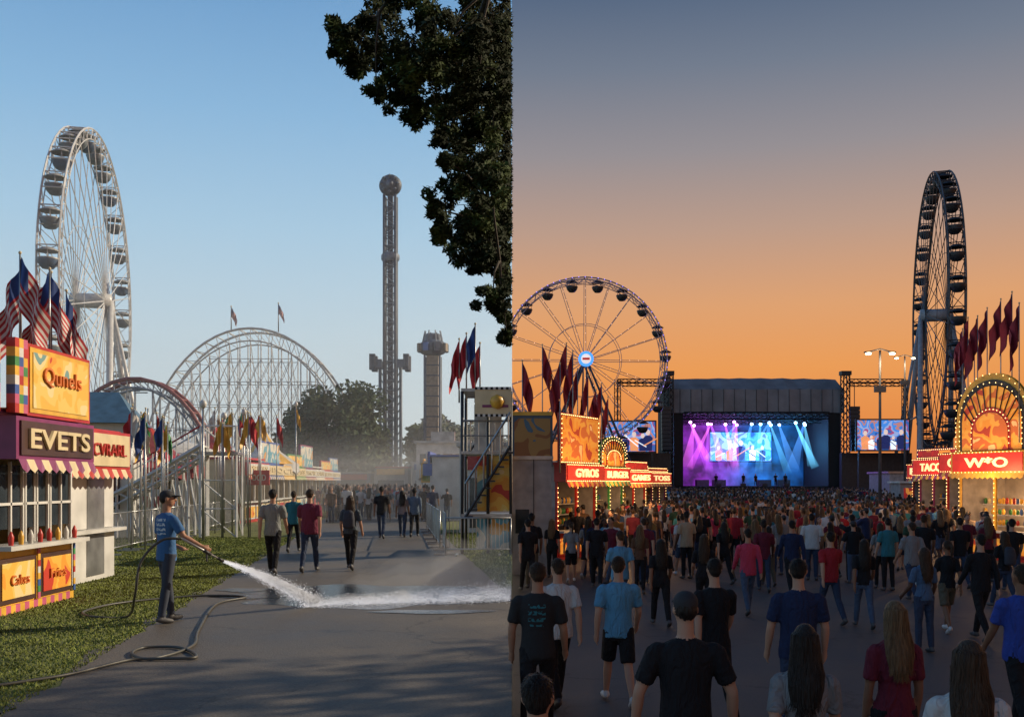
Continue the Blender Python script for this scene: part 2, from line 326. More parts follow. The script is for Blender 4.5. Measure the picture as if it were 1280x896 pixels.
# ---------------------------------------------------------------- people
def pmat(name,kind):
    m=bpy.data.materials.new(name); m.use_nodes=True; nt=m.node_tree; N=nt.nodes; L=nt.links; b=N['Principled BSDF']; b.inputs['Roughness'].default_value=0.85; b.inputs['Specular IOR Level'].default_value=0.25
    oi=N.new('ShaderNodeObjectInfo'); tc=N.new('ShaderNodeTexCoord'); mp=N.new('ShaderNodeMapping'); mp.inputs['Scale'].default_value=(1,1,.45); nz=N.new('ShaderNodeTexNoise'); nz.inputs['Scale'].default_value=11; nz.inputs['Distortion'].default_value=1.6; L.new(tc.outputs['Object'],mp.inputs[0]); L.new(mp.outputs[0],nz.inputs['Vector'])
    bp=N.new('ShaderNodeBump'); bp.inputs['Distance'].default_value=0.05; bp.inputs['Strength'].default_value=1.0 if kind in('shirt','pants') else 0.1
    L.new(nz.outputs['Fac'],bp.inputs['Height']); L.new(bp.outputs['Normal'],b.inputs['Normal'])
    def rp(stops,src):
        r=N.new('ShaderNodeValToRGB'); r.color_ramp.interpolation='CONSTANT'; e=r.color_ramp.elements
        for i,(p,c) in enumerate(stops):
            el=e[i] if i<2 else e.new(p); el.position=p; el.color=(*c,1)
        L.new(src,r.inputs['Fac']); return r.outputs['Color']
    if kind=='shirt': L.new(oi.outputs['Color'],b.inputs['Base Color'])
    if kind=='pants': L.new(rp([(0,(.012,.012,.014)),(.2,(.03,.045,.085)),(.4,(.06,.09,.15)),(.6,(.10,.085,.06)),(.8,(.35,.33,.3))],oi.outputs['Alpha']),b.inputs['Base Color'])
    if kind=='skin': L.new(rp([(0,(.44,.25,.17)),(.45,(.36,.19,.12)),(.75,(.2,.1,.06)),(.88,(.09,.045,.03))],oi.outputs['Random']),b.inputs['Base Color']); b.inputs['Roughness'].default_value=.55
    return m
P_SH=pmat('shirt_cloth','shirt'); P_PA=pmat('trouser_cloth','pants'); P_SK=pmat('skin','skin')
H_D=mat('hair_dark',(.012,.009,.008),.5,var=.5,bump=.8,bscale=14,scale=10,bstretch=(6,6,.5),spec=.3); H_B=mat('hair_brown',(.04,.022,.012),.5,var=.5,bump=.8,bscale=14,scale=10,bstretch=(6,6,.5),spec=.3); H_Y=mat('hair_blonde',(.13,.075,.035),.5,var=.5,bump=.8,bscale=14,scale=10,bstretch=(6,6,.5),spec=.3)
SHOE=mat('shoes',(.05,.05,.055),.6); SHOEW=mat('white_shoes',(.5,.5,.5),.6); CAP=mat('cap_cloth',(.02,.02,.024),.8); PACK=mat('backpack_cloth',(.03,.035,.05),.8)
def printed(name,base,ink,z0,z1,hw):
    m=bpy.data.materials.new(name); m.use_nodes=True; nt=m.node_tree; N=nt.nodes; L=nt.links; b=N['Principled BSDF']; b.inputs['Roughness'].default_value=.85
    tc=N.new('ShaderNodeTexCoord'); s=N.new('ShaderNodeSeparateXYZ'); L.new(tc.outputs['Object'],s.inputs[0])
    def M(op,a,bb):
        n=N.new('ShaderNodeMath'); n.operation=op
        for i,q in enumerate((a,bb)):
            if isinstance(q,(int,float)): n.inputs[i].default_value=q
            else: L.new(q,n.inputs[i])
        return n.outputs[0]
    k=M('MULTIPLY',M('GREATER_THAN',s.outputs['Z'],z0),M('LESS_THAN',s.outputs['Z'],z1)); k=M('MULTIPLY',k,M('LESS_THAN',M('ABSOLUTE',s.outputs['X'],0),hw)); k=M('MULTIPLY',k,M('LESS_THAN',s.outputs['Y'],-0.03))
    nz=N.new('ShaderNodeTexNoise'); nz.inputs['Scale'].default_value=34; nz.inputs['Detail'].default_value=1; L.new(tc.outputs['Object'],nz.inputs['Vector'])
    k=M('MULTIPLY',k,M('GREATER_THAN',nz.outputs['Fac'],0.5))
    k=M('MULTIPLY',k,M('GREATER_THAN',M('SINE',M('MULTIPLY',s.outputs['Z'],95.0),0),-0.3))
    mx=N.new('ShaderNodeMix'); mx.data_type='RGBA'; L.new(k,mx.inputs[0]); mx.inputs[6].default_value=(*base,1); mx.inputs[7].default_value=(*ink,1); L.new(mx.outputs[2],b.inputs['Base Color'])
    n2=N.new('ShaderNodeTexNoise'); n2.inputs['Scale'].default_value=9; L.new(tc.outputs['Object'],n2.inputs['Vector']); bp=N.new('ShaderNodeBump'); bp.inputs['Distance'].default_value=.03; bp.inputs['Strength'].default_value=.6; L.new(n2.outputs['Fac'],bp.inputs['Height']); L.new(bp.outputs['Normal'],b.inputs['Normal'])
    return m
def person_mesh(name,male=True,hair='short',hm=None,legs=(.35,.1,-.25,.35),arms=((-.3,.25,.12),(.3,.3,.12)),shorts=False,sleeve='short',cap=False,pack=False,voxel=.014,turn=0.0,wrists=None,shirt=None,shoe=None,lean=0.0,pants=None,wide=1.0):
    SH=shirt or P_SH; PA=pants or P_PA; SK=P_SK; HR=hm or H_B; SO=shoe or SHOE
    mb=MB()
    for m in(SH,PA,SK,HR,SO,PACK,CAP): mb.mi(m)
    sw=1.0 if male else .86
    if male: tor=[(.83,.172*wide,.128),(.90,.176*wide,.126),(1.02,.162*wide,.118),(1.12,.158*wide,.112),(1.24,.175,.118),(1.34,.192,.118),(1.405,.190,.102),(1.445,.150,.082),(1.475,.085,.068)]
    else: tor=[(.86,.172,.122),(.94,.165,.115),(1.04,.132,.097),(1.12,.128,.093),(1.22,.148,.118),(1.30,.155,.122),(1.375,.158,.095),(1.42,.12,.075),(1.45,.068,.06)]
    mb.loft([(0,lean*(z-.9),z,a,b) for z,a,b in tor],SH)
    mb.loft([(0,0,.78,.12,.09),(0,0,.86,.163,.112),(0,0,.93,.16,.11),(0,0,1.0,.14,.1)],PA)
    hy=lean*.62; sh=1.41 if male else 1.375; hd=1.665 if male else 1.62
    mb.loft([(0,hy*.95,hd-.24,.068*sw,.064*sw),(0,hy,hd-.15,.056*sw,.058*sw),(0,hy+.01,hd-.07,.056*sw,.062*sw)],SK,12)
    R3=Matrix.Rotation(turn,3,'Z')
    def hp(x,y,z): return R3@Vector((x,y,z-hd))+Vector((0,hy+.01,hd))
    mb.ell(hp(0,.01,hd),(.073,.090,.113),SK,R3); mb.ell(hp(0,.03,hd-.06),(.055,.065,.058),SK,R3)
    mb.ell(hp(0,.108,hd-.015),(.014,.022,.026),SK,R3,8,6)
    for s in(-1,1): 
        mb.ell(hp(s*.078,.0,hd-.005),(.012,.02,.032),SK,R3,8,6); mb.ell(hp(s*.03,.092,hd+.012),(.014,.012,.009),HR,R3,8,6)
    mb.ell(hp(0,.094,hd-.055),(.026,.01,.008),RED,R3,8,6)
    if cap:
        mb.ell(hp(0,-.005,hd+.045),(.084,.101,.080),CAP,R3); mb.ell(hp(0,.12,hd+.04),(.07,.075,.012),CAP,R3)
        mb.ell(hp(0,-.03,hd+.0),(.076,.076,.07),HR,R3)
    elif hair=='short': mb.ell(hp(0,-.014,hd+.034),(.079,.092,.088),HR,R3); mb.ell(hp(0,-.035,hd-.01),(.068,.066,.07),HR,R3)
    else: mb.ell(hp(0,-.018,hd+.026),(.081,.095,.098),HR,R3)
    prof=[(0,-.01,.09,.045,.045),(0,-.02,.05,.082,.085),(0,-.025,-.03,.090,.082),(0,-.04,-.11,.096,.064),(.004,-.07,-.20,.108,.05),(0,-.10,-.29,.104,.042),(-.004,-.115,-.37,.086,.034),(.0,-.115,-.42,.05,.02)]
    if hair=='long': mb.loft([(a,hy+b,hd+c,e,f) for a,b,c,e,f in prof],HR,14)
    if hair=='tail': mb.tube([hp(0,-.1,hd+.05),hp(0,-.15,hd),hp(0,-.14,hd-.12),hp(0,-.12,hd-.22)],[.03,.035,.03,.012],HR,8)
    for k,s in enumerate((-1,1)):
        a,b,c=arms[k]; S=Vector((s*.195*sw,lean*.5,sh-.012))
        if wrists and wrists[k]:
            E=Vector(wrists[k][0]); W=Vector(wrists[k][1])
        else:
            E=S+Vector((s*math.sin(c),math.sin(a),-math.cos(a))).normalized()*.295
            W=E+Vector((s*math.sin(c)*.2,math.sin(a+b),-math.cos(a+b))).normalized()*.255
        g=.9 if not male else 1
        mb.ell(S+Vector((-s*.012,0,-.012)),(.068*g,.068*g,.07*g),SH)
        mb.tube([S,S.lerp(E,.5),E,E.lerp(W,.3),W],[.052*g,.048*g,.041*g,.042*g,.028*g],SH if sleeve=='long' else SK,10)
        if sleeve=='short': mb.tube([S,S.lerp(E,.35),S.lerp(E,.74)],[.067*g,.066*g,.068*g],SH,10)
        if sleeve=='long': mb.tube([S,E,W.lerp(E,.1)],[.062*g,.052*g,.04*g],SH,10)
        D=(W-E).normalized(); side=Vector((0,1,0)) if abs(D.y)<.8 else Vector((0,0,1)); side=(side-D*side.dot(D)).normalized(); nr=D.cross(side)
        mb.tube([W-D*.01,W+D*.03,W+D*.085],[.027,.034,.03],SK,8)
        for fi in range(4):
            o=side*(.030-.02*fi); ln=[.07,.08,.075,.058][fi]; p0=W+D*.075+o; cu=nr*(-s)
            mb.tube([p0,p0+D*ln*.5+cu*.006+o*.15,p0+D*ln*.85+cu*.025+o*.2],[.0105,.0095,.008],SK,6)
        p0=W+D*.03+side*.028; mb.tube([p0,p0+side*.025+D*.025,p0+side*.03+D*.055],[.013,.011,.009],SK,6)
        a=legs[2*k]; kn=legs[2*k+1]; H=Vector((s*.088,0,.9)); K=H+Vector((s*.012,math.sin(a),-math.cos(a)))*.42; A=K+Vector((0,math.sin(a-kn),-math.cos(a-kn)))*.40
        if shorts:
            mb.tube([H+Vector((0,0,.02)),H.lerp(K,.5),H.lerp(K,.92)],[.098,.095,.09],PA,12); mb.tube([H,K,K.lerp(A,.3),A],[.07,.052,.054,.034],SK,10)
        else: mb.tube([H+Vector((0,0,.02)),H.lerp(K,.5),K,K.lerp(A,.35),A+Vector((0,0,-.0))],[.096,.082,.062,.063,.05],PA,12)
        pt=min(0,(a-kn))*.8; Rf=Matrix.Rotation(pt,3,'X')
        mb.ell(A+Rf@Vector((s*.01,.055,-.055)),(.046,.14,.042),SO,Rf); mb.ell(A+Rf@Vector((0,-.01,-.04)),(.042,.055,.05),SO,Rf)
    if pack: 
        mb.loft([(0,-.19,.98,.10,.05),(0,-.20,1.02,.14,.08),(0,-.2,1.2,.14,.085),(0,-.18,1.34,.12,.07),(0,-.17,1.39,.07,.04)],PACK)
    zmin=min(v[2] for v in mb.v); mb.v=[(v[0],v[1],v[2]-zmin) for v in mb.v]
    src=BVHTree.FromPolygons([Vector(v) for v in mb.v],mb.f)
    t=mb.obj('tmp',scene.collection); r=t.modifiers.new('r','REMESH'); r.mode='VOXEL'; r.voxel_size=voxel; r.use_smooth_shade=True
    sm=t.modifiers.new('s','SMOOTH'); sm.factor=.5; sm.iterations=2 if voxel<.02 else 1
    bpy.context.view_layer.update()
    me=bpy.data.meshes.new_from_object(t.evaluated_get(bpy.context.evaluated_depsgraph_get())); me.name=name
    lab=mb.m; bpy.data.objects.remove(t)
    me.materials.clear()
    for m in mb.mats: me.materials.append(m)
    idx=[]
    for p in me.polygons:
        l,n,i,d=src.find_nearest(p.center); idx.append(lab[i] if i is not None else 0)
    me.polygons.foreach_set('material_index',idx); me.polygons.foreach_set('use_smooth',[True]*len(idx)); me.update()
    if voxel<.02:   # loose locks of hair over the smooth head
        bm=bmesh.new(); bm.from_mesh(me); hi=mb.mats.index(HR)
        def rib(P,wd):
            vs_=[]
            for i,p in enumerate(P):
                w_=wd*(1-.75*i/(len(P)-1)); q=Vector((p.x,p.y-hy,0)); tx=Vector((-q.y,q.x,0)).normalized() if q.length>1e-4 else Vector((1,0,0))
                vs_.append((bm.verts.new(p-tx*w_),bm.verts.new(p+tx*w_)))
            for i in range(len(P)-1):
                f=bm.faces.new((vs_[i][0],vs_[i][1],vs_[i+1][1],vs_[i+1][0])); f.material_index=hi; f.smooth=True
        if hair=='long':
            for _ in range(420):
                ang=random.uniform(math.pi*.95,math.pi*2.05); k0=random.randint(0,4); k1=random.randint(k0+2,7); P=[]; j=random.uniform(1.0,1.09); da=random.uniform(-.12,.12)
                for k in range(k0,k1+1):
                    a_,b_,c_,e_,f_=prof[k]; aa=ang+da*(k-k0); P.append(Vector((a_+e_*j*math.cos(aa)+random.gauss(0,.002),hy+b_+f_*j*math.sin(aa),hd-zmin+c_)))
                if k1>=6: P.append(P[-1]+Vector((random.gauss(0,.012),-.005,-random.uniform(.02,.07))))
                rib(P,random.uniform(.003,.007))
        elif not cap:
            for _ in range(520):
                u=random.uniform(0,6.28); v=random.uniform(-.15,1.0); cv=math.sqrt(1-v*v); n_=Vector((math.cos(u)*cv,math.sin(u)*cv,v))
                if n_.y>.3 and n_.z<.45: continue
                c_=hp(0,-.016,hd+.032)-Vector((0,0,zmin)); p=c_+R3@Vector((n_.x*.080,n_.y*.093,n_.z*.089)); t_=(Vector((random.gauss(0,.35),-.3,-1))-n_*Vector((0,-.3,-1)).dot(n_)); t_.normalize(); t_=R3@t_
                L_=random.uniform(.012,.028); nn=R3@n_; rib([p,p+t_*L_*.6+nn*.006,p+t_*L_+nn*.005],random.uniform(.0025,.005))
        bm.to_mesh(me); bm.free()
    return me
W1=(.38,.08,-.28,.30); W2=(-.28,.30,.38,.08); ST=(.04,.05,-.06,.05); A1=((-.35,.25,.13),(.35,.35,.13)); A2=((.35,.35,.13),(-.35,.25,.13)); A0=((.05,.2,.12),(.0,.25,.12))
PM={}
PM['mw']=person_mesh('man_walk',legs=W1,arms=A1,hm=H_D); PM['mw2']=person_mesh('man_walk2',legs=W2,arms=A2,hm=H_B,turn=.25,wide=1.12)
PM['ms']=person_mesh('man_stand',legs=ST,arms=((.1,.3,.22),(.05,.3,.22)),hm=H_D,turn=-.2,wide=1.1)
PM['mc']=person_mesh('man_cap',legs=ST,arms=((.0,.35,.42),(.0,.35,.42)),hm=H_D,cap=True,turn=.15,wide=1.05)
PM['msh']=person_mesh('man_shorts',legs=W1,arms=((-.2,.35,.2),(.2,.5,.2)),hm=H_B,shorts=True,shoe=SHOEW,turn=-.3)
PM['ml']=person_mesh('man_longsleeve',legs=W2,arms=A2,hm=H_D,sleeve='long',turn=.1,wide=1.05)
PM['fl']=person_mesh('woman_walk',male=False,hair='long',hm=H_D,legs=W1,arms=A1)
PM['fb']=person_mesh('woman_brown',male=False,hair='long',hm=H_B,legs=ST,arms=((.2,.7,.2),(.1,.4,.2)),turn=.2)
PM['fy']=person_mesh('woman_blonde',male=False,hair='long',hm=H_Y,legs=ST,arms=A0)
PM['fs']=person_mesh('woman_shorts',male=False,hair='tail',hm=H_B,legs=W2,arms=A2,shorts=True,shoe=SHOEW,turn=.3)
PM['fp']=person_mesh('woman_pack',male=False,hair='long',hm=H_B,legs=W1,arms=((.1,.5,.2),(.2,.4,.2)),pack=True)
PM['ph']=person_mesh('man_phone',legs=ST,arms=((1.9,.7,.1),(.1,.4,.2)),hm=H_D)
PM['prt']=person_mesh('man_print',legs=W2,arms=((.0,.3,.2),(.1,.4,.2)),hm=H_B,shirt=printed('printed_black_shirt',(.012,.012,.014),(.02,.14,.17),1.14,1.36,.085),turn=.2)
PM['wk']=person_mesh('worker',legs=(.16,.05,-.12,.05),hm=H_D,cap=True,turn=-.5,lean=.0,arms=A0,
   wrists=(((-.27,.02,1.12),(-.02,.19,1.00)),((.30,.10,1.16),(.38,.32,1.02))),shirt=printed('printed_blue_shirt',(.03,.11,.27),(.5,.55,.6),1.2,1.42,.13),voxel=.012,pants=mat('work_trousers',(.025,.035,.06),.8))
LO={}
for k,a in {'m1':dict(legs=W1,arms=A1,hm=H_D),'m2':dict(legs=ST,arms=A0,hm=H_B),'m3':dict(legs=W2,arms=A2,hm=H_D,shorts=True),'f1':dict(male=False,hair='long',hm=H_B,legs=ST,arms=A0),'f2':dict(male=False,hair='long',hm=H_D,legs=W1,arms=A1),'f3':dict(male=False,hair='long',hm=H_Y,legs=W2,arms=A2,shorts=True),'m4':dict(legs=ST,arms=((.8,1.4,.2),(.1,.3,.2)),hm=H_D,cap=True)}.items():
    LO[k]=person_mesh('far_'+k,voxel=.026,**a)
def put(me,name,col,x,y,z,h=1.75,rz=0,c=(.02,.02,.02),pa=.1,parent=None,base=1.77):
    o=bpy.data.objects.new(name,me); col.objects.link(o); s=h/base; o.scale=(s*random.uniform(.94,1.06),s,s); o.location=(x,y,z); o.rotation_euler=(0,0,rz); o.color=(*c,pa)
    if parent: o.parent=parent
    return o
BK=(.012,.012,.015);NV=(.015,.025,.07);RD=(.32,.02,.03);MR=(.12,.015,.03);LB=(.10,.28,.45);WH=(.5,.5,.5);GY=(.2,.2,.21);TL=(.03,.16,.2);PK=(.5,.05,.10);DN=(.06,.11,.2)
def hd(hy,h): return (CZ-h)*F/(hy-HY)
heroes=[('mc',857,None,745,1.90,BK,.1),('fl',1006,None,770,1.80,GY,.3),('fy',1118,None,748,1.80,MR,.1),('fb',1210,None,796,1.80,WH,.1),
('ms',998,None,702,1.88,NV,.3),('mw',893,None,697,1.86,BK,.1),('msh',773,880,0,1.80,LB,.1),('prt',672,None,702,1.86,BK,.1),('mw2',697,None,697,1.78,WH,.1),
('ml',935,768,0,1.76,PK,.45),('mw',1038,780,0,1.76,RD,.3),('ml',990,745,0,1.8,NV,.1),('fl',1080,785,0,1.7,BK,.45),('fb',1155,815,0,1.68,DN,.3),('ml',1226,800,0,1.82,BK,.1),
('fl',826,782,0,1.68,BK,.1),('mw2',775,775,0,1.75,LB,.6),('mw',746,735,0,1.8,BK,.1),('mw',660,740,0,1.8,BK,.1),('mw2',1277,None,705,1.84,(.03,.06,.3),.1),('fb',880,775,0,1.7,BK,.1),
('ms',672,None,850,1.74,(.12,.16,.22),.3),('fs',1184,790,0,1.7,BK,.8),('mw2',805,730,0,1.75,MR,.3),('fs',714,728,0,1.68,GY,.1),('fl',905,730,0,1.7,BK,.1),('fy',690,722,0,1.68,BK,.1),('ms',1110,738,0,1.78,TL,.1),('mw',955,740,0,1.78,MR,.3),('fp',1255,760,0,1.7,BK,.3),('ms',1015,725,0,1.8,WH,.3),('fy',800,742,0,1.68,(.1,.05,.03),.1),('mw2',1140,752,0,1.8,GY,.3),
('fb',1100,735,0,1.68,GY,.1),('mw',1200,735,0,1.8,BK,.3),('ph',1065,728,0,1.8,BK,.1),('fb',735,722,0,1.7,GY,.3),('mw',1265,740,0,1.8,BK,.3)]
for (k,px,fy,hy,h,c,pa) in heroes:
    d=3359/(fy-HY) if fy else hd(hy,h)
    put(PM[k],'concert_goer',CR,X(px,d),d,0,h,random.uniform(-.25,.25),c,pa)
pal=[BK]*6+[NV]*3+[GY]*3+[MR]*2+[TL,LB,LB,WH,WH,WH,RD,RD,DN,DN,(.12,.07,.04),(.03,.07,.04),(.3,.15,.04),PK,(.4,.3,.2)]
crowd=empty('crowd',CR)
pts=[]
def row(d,x0,x1,dens):
    n=int((x1-x0)*dens)
    for i in range(n): pts.append((x0+(i+random.random())*(x1-x0)/n,d+random.uniform(-.4,.4)))
d=25.5
while d<34: row(d,X(655,d),X(1262,d),.34+.04*(d-25)); d+=1.15
while d<60: row(d,X(700,d),X(1215,d),.82); d+=1.0
while d<134: row(d,X(770,d)-1.5,X(1205,d),.68); d+=1.7
for (x,y) in pts:
    k=random.choice(list(LO)) if y>30 else random.choice(['mw','mw2','ms','ml','fl','fb','fy','fs','mc','msh','ph'])
    me=LO[k] if y>30 else PM[k]
    rz=random.uniform(-.5,.5) if random.random()<.92 else random.uniform(2,4)
    put(me,'concert_goer_far',CR,x,y,0,random.uniform(1.58,1.88)+(.25 if y>100 else 0) ,rz,random.choice(pal),random.random()**1.5*.95,crowd)
# left people
wx=X(208,13.8); worker=empty('maintenance_worker',CL,(wx,13.8,LZ),math.radians(-45))
wo=put(PM['wk'],'body',CL,0,0,0,1.80,0,parent=worker); wo.color=(.03,.12,.3,.3); wo.scale=(1.80/1.77,)*3
for (k,px,fy,h,c,pa,rz) in [('mw',341,718,1.80,(.22,.24,.24),.1,.05),('mw2',387,715,1.80,(.16,.03,.06),.3,.0),('fp',438,712,1.70,(.06,.08,.1),.1,-.05),('mw',477,673,1.80,BK,.3,0),('fl',503,671,1.7,(.25,.2,.2),.3,0),('ml',518,671,1.74,(.1,.14,.2),.1,0),('mw2',367,690,1.7,TL,.1,0),('mw',541,655,1.8,NV,.1,0),('fl',461,650,1.7,WH,.1,0),('ms',415,645,1.8,BK,.1,3.0),('mw2',532,648,1.8,RD,.1,0)]:
    d=2426/(fy-HY); put(PM[k],'pedestrian',CL,X(px,d),d,LZ,h,rz,c,pa)
cr=empty('crowd',CL)
for i in range(190):
    d=random.uniform(47,98); lo=X(385 if d>70 else 405,d); x=random.uniform(lo,X(560 if d<80 else 520,d))
    put(LO[random.choice(list(LO))],'pedestrian_far',CL,x,d,LZ,random.uniform(1.6,1.85),random.choice([0,.3,3.1]),random.choice(pal+[WH,RD,LB]),random.random(),cr)

# spray wand + hose + water
mb=MB(); M=Matrix.Translation((wx,13.8,LZ))@Matrix.Rotation(math.radians(-45),4,'Z')@Matrix.Scale(1.80/1.77,4)
hR=M@Vector((.41,.38,.96)); noz=Vector((X(279,14.0),14.0,Z(701,14.0)))
dirw=(noz-hR).normalized(); tail=hR-dirw*.45
mb.tube([tail,hR,noz-dirw*.08],[.019,.016,.012],GALV,8); mb.tube([noz-dirw*.1,noz],[.02,.024],DARK,8); mb.tube([hR-dirw*.06,hR+dirw*.07],[.026,.024],DARK,8); mb.beam(hR,hR-Vector((0,0,.13)),.014,DARK,6)
mb.obj('spray_wand',CL)
def G(px,py): d=2426/(py-HY); return Vector((X(px,d),d,LZ+.028))
def cat(P,n=8):
    out=[]
    for i in range(len(P)-1):
        p0=P[max(i-1,0)];p1=P[i];p2=P[i+1];p3=P[min(i+2,len(P)-1)]
        for k in range(n):
            t=k/n; out.append(.5*((2*p1)+(-p0+p2)*t+(2*p0-5*p1+4*p2-p3)*t*t+(-p0+3*p1-3*p2+p3)*t**3))
    out.append(P[-1]); return out
hp_=[tail,tail+Vector((-.25,-.1,-.02)),tail+Vector((-.50,-.15,-.30)),tail+Vector((-.6,-.1,-.75)),G(160,772),G(120,773),G(104,767),G(140,757),G(200,750),G(260,746),G(307,748),G(270,757),G(248,790),G(240,810),G(190,826),G(165,820),G(180,812),G(225,812),G(245,824),G(200,826),G(160,828),G(90,845),G(30,855),G(-60,868)]
mb=MB(); mb.tube(cat(hp_),.018,RUBBER,8); mb.obj('water_hose',CL)
WAT=mat('glowing_water_drops',(.92,.94,.96),.2,em=(.95,.95,1.0),es=0.35)  # emission added so the drops look bright and backlit
mb=MB(); land=Vector((X(395,15.6),15.6,LZ+.02))
for i in range(8000):
    t=random.random()**.8; c=noz.lerp(land,t)+Vector((0,0,.10*4*t*(1-t)*.5)); r=.010+.08*t
    c+=Vector((random.gauss(0,r),random.gauss(0,r),random.gauss(0,r*.8))); c.z=max(c.z,LZ+.02); mb.octa(c,random.uniform(.003,.006),WAT)
for i in range(17000):
    t=random.random()**.85*1.05; c=land.lerp(Vector((-.02,16.5,LZ)),t); c+=Vector((random.gauss(0,.15),random.gauss(0,.22),abs(random.gauss(0,.03+.08*t))+.01))
    if c.x>-.02: continue
    mb.octa(c,random.uniform(.003,.006),WAT)
mb.obj('water_spray',CL)
def vol(name,dens,col=(1,1,1),an=.4):
    m=bpy.data.materials.new(name); m.use_nodes=True; nt=m.node_tree; nt.nodes.remove(nt.nodes['Principled BSDF']); v=nt.nodes.new('ShaderNodeVolumeScatter'); v.inputs['Density'].default_value=dens; v.inputs['Color'].default_value=(*col,1); v.inputs['Anisotropy'].default_value=an
    nt.links.new(v.outputs[0],nt.nodes['Material Output'].inputs['Volume']); return m
for nm,k,de in(('water_jet',1.0,9.0),('water_jet',.55,22.0)):
    mb=MB(); P=[];R=[]
    for i in range(12):
        t=i/11; P.append(noz.lerp(land,t)+Vector((0,0,.2*t*(1-t)+.02))); R.append((.012+.085*t**.9)*k)
    mb.tube(P,R,vol('jet_mist',de),12); mb.obj(nm,CL)
for k,de in((1.0,1.8),(.6,4.0)):
    mb=MB(); P=[];R=[]
    for i in range(22):
        t=i/21*1.15; P.append(land.lerp(Vector((-.02,16.5,LZ)),t-.06)+Vector((0,0,.06+.03*math.sin(i*1.7)))); R.append(k*(.02 if i==0 else .09+.07*t+.03*math.sin(i*2.3)))
    mb.tube(P,R,vol('splash_mist',de),12); o=mb.obj('water_splash',CL); clip(o,-1)
for k,de,yy in((1.0,.14,17.2),(.65,.22,17.0),(.35,.4,16.8)):
    mb=MB(); P=[Vector((-2.9+.26*i,yy+.1*math.sin(i*1.3),LZ+.2+.04*math.sin(i*1.9))) for i in range(14)]; R=[k*r*(1+.12*math.sin(i*2.1)) for i,r in enumerate([.03,.2,.32,.42,.5,.6,.68,.76,.84,.9,.95,1,1,1])]
    mb.tube(P,R,vol('spray_mist',de),12); o=mb.obj('water_mist',CL); clip(o,-1)
# morning haze lying over the fairground
mb=MB(); mb.b2(-220,-.01,30,176,LZ+.02,26,vol('haze_volume',.0015,(.96,.98,1),.35)); mb.obj('morning_haze',CL)
mb=MB(); mb.b2(-30,-.02,36,104,LZ+.03,4.6,vol('ground_haze_volume',.0075,(1,.98,.95),.45)); mb.obj('ground_haze',CL)

# ---------------------------------------------------------------- flags
def flag(mb,x,y,z,h,w,kind,ph=0,dx=-1.0,droop=.75):
    nu,nv=12,13; vs=[]
    for i in range(nu+1):
        u=i/nu
        for j in range(nv+1):
            v=j/nv; vs.append((x+dx*w*(.42*u+.05*math.sin(v*5+ph)*u),y+.10*w*math.sin(u*11+v*2+ph)*(.3+u),z-v*h-w*droop*u**1.3))
    o=len(mb.v); mb.v.extend(vs)
    for i in range(nu):
        for j in range(nv):
            if kind=='us': m=FLAGB if (i<4 and j<6) else (FLAGR if j%2==0 else FLAGW)
            else: m=kind
            a=i*(nv+1)+j; mb.f.append((o+a,o+a+1,o+a+nv+2,o+a+nv+1)); mb.m.append(mb.mi(m)); mb.sm.append(True)
def flagpole(name,col,x,y,z0,z1,h,w,kind,dx=-1.0,r=.025,droop=.75):
    mb=MB(); mb.tube([(0,0,0),(0,0,z1-z0)],[r,r*.7],GALV,6); mb.ell((0,0,z1-z0+r*1.3),(r*1.4,r*1.4,r*1.4),CREAM,None,6,4); flag(mb,0,0,z1-z0-.03,h,w,kind,random.uniform(0,6),dx,droop); return mb.obj(name,col,(x,y,z0))
for (px,d,top,dx) in((25,15.5,318,.8),(26,15.6,330,-.8),(62,16.0,338,-.9),(64,16.6,342,.7),(83,17,365,.6)):
    flagpole('american_flag',CL,X(px,d),d,4.6,Z(top,d),.85,1.2,'us',dx,droop=.78,r=.02)
for (px,top,k) in ((574,425,FLAGR),(583,418,FLAGR),(594,406,FLAGB),(600,430,FLAGR)): 
    d=29; flagpole('banner_flag',CL,X(px,d),d,5.0,Z(top,d),.9,.9,k,-.7)
for (px,top) in((289,384),(348,380)): d=130; flagpole('american_flag',CL,X(px,d),d,Z(415,d),Z(top,d),1.2,1.8,'us',1.0,.08)
cols=[FLAGR,YEL,FLAGB,GREEN,FLAGR,FLAGW,FLAGR,YEL]
for i in range(48):
    px=random.choice([random.uniform(268,335),random.uniform(268,335),random.uniform(268,385),random.uniform(150,212)]); d=random.uniform(34,56); top=random.uniform(510,530)
    if px<215: d=random.uniform(28,34); top=random.uniform(506,530)
    flagpole('pennant_flag',CL,X(px,d),d,LZ,Z(top,d),.7,.75,random.choice(cols),random.choice([-.8,.8]))
for (px,top,d) in((653,452,34),(678,432,36),(708,430,38),(716,440,36),(722,462,39),(735,470,40),(745,488,42),(760,497,44),(700,455,33),(752,480,41),(690,470,36)): flagpole('pennant_flag',CR,X(px,d),d,3.0,Z(top,d),1.1,1.3,FLAGD,.6 if px<700 else -.6)
for (px,top,d) in((1210,398,38),(1222,396,37),(1234,386,36),(1251,375,35),(1265,366,34),(1203,412,40),(1274,380,33),(1218,410,39)): flagpole('pennant_flag',CR,X(px,d),d,4.0,Z(top,d),1.2,1.4,FLAGD,-.6)

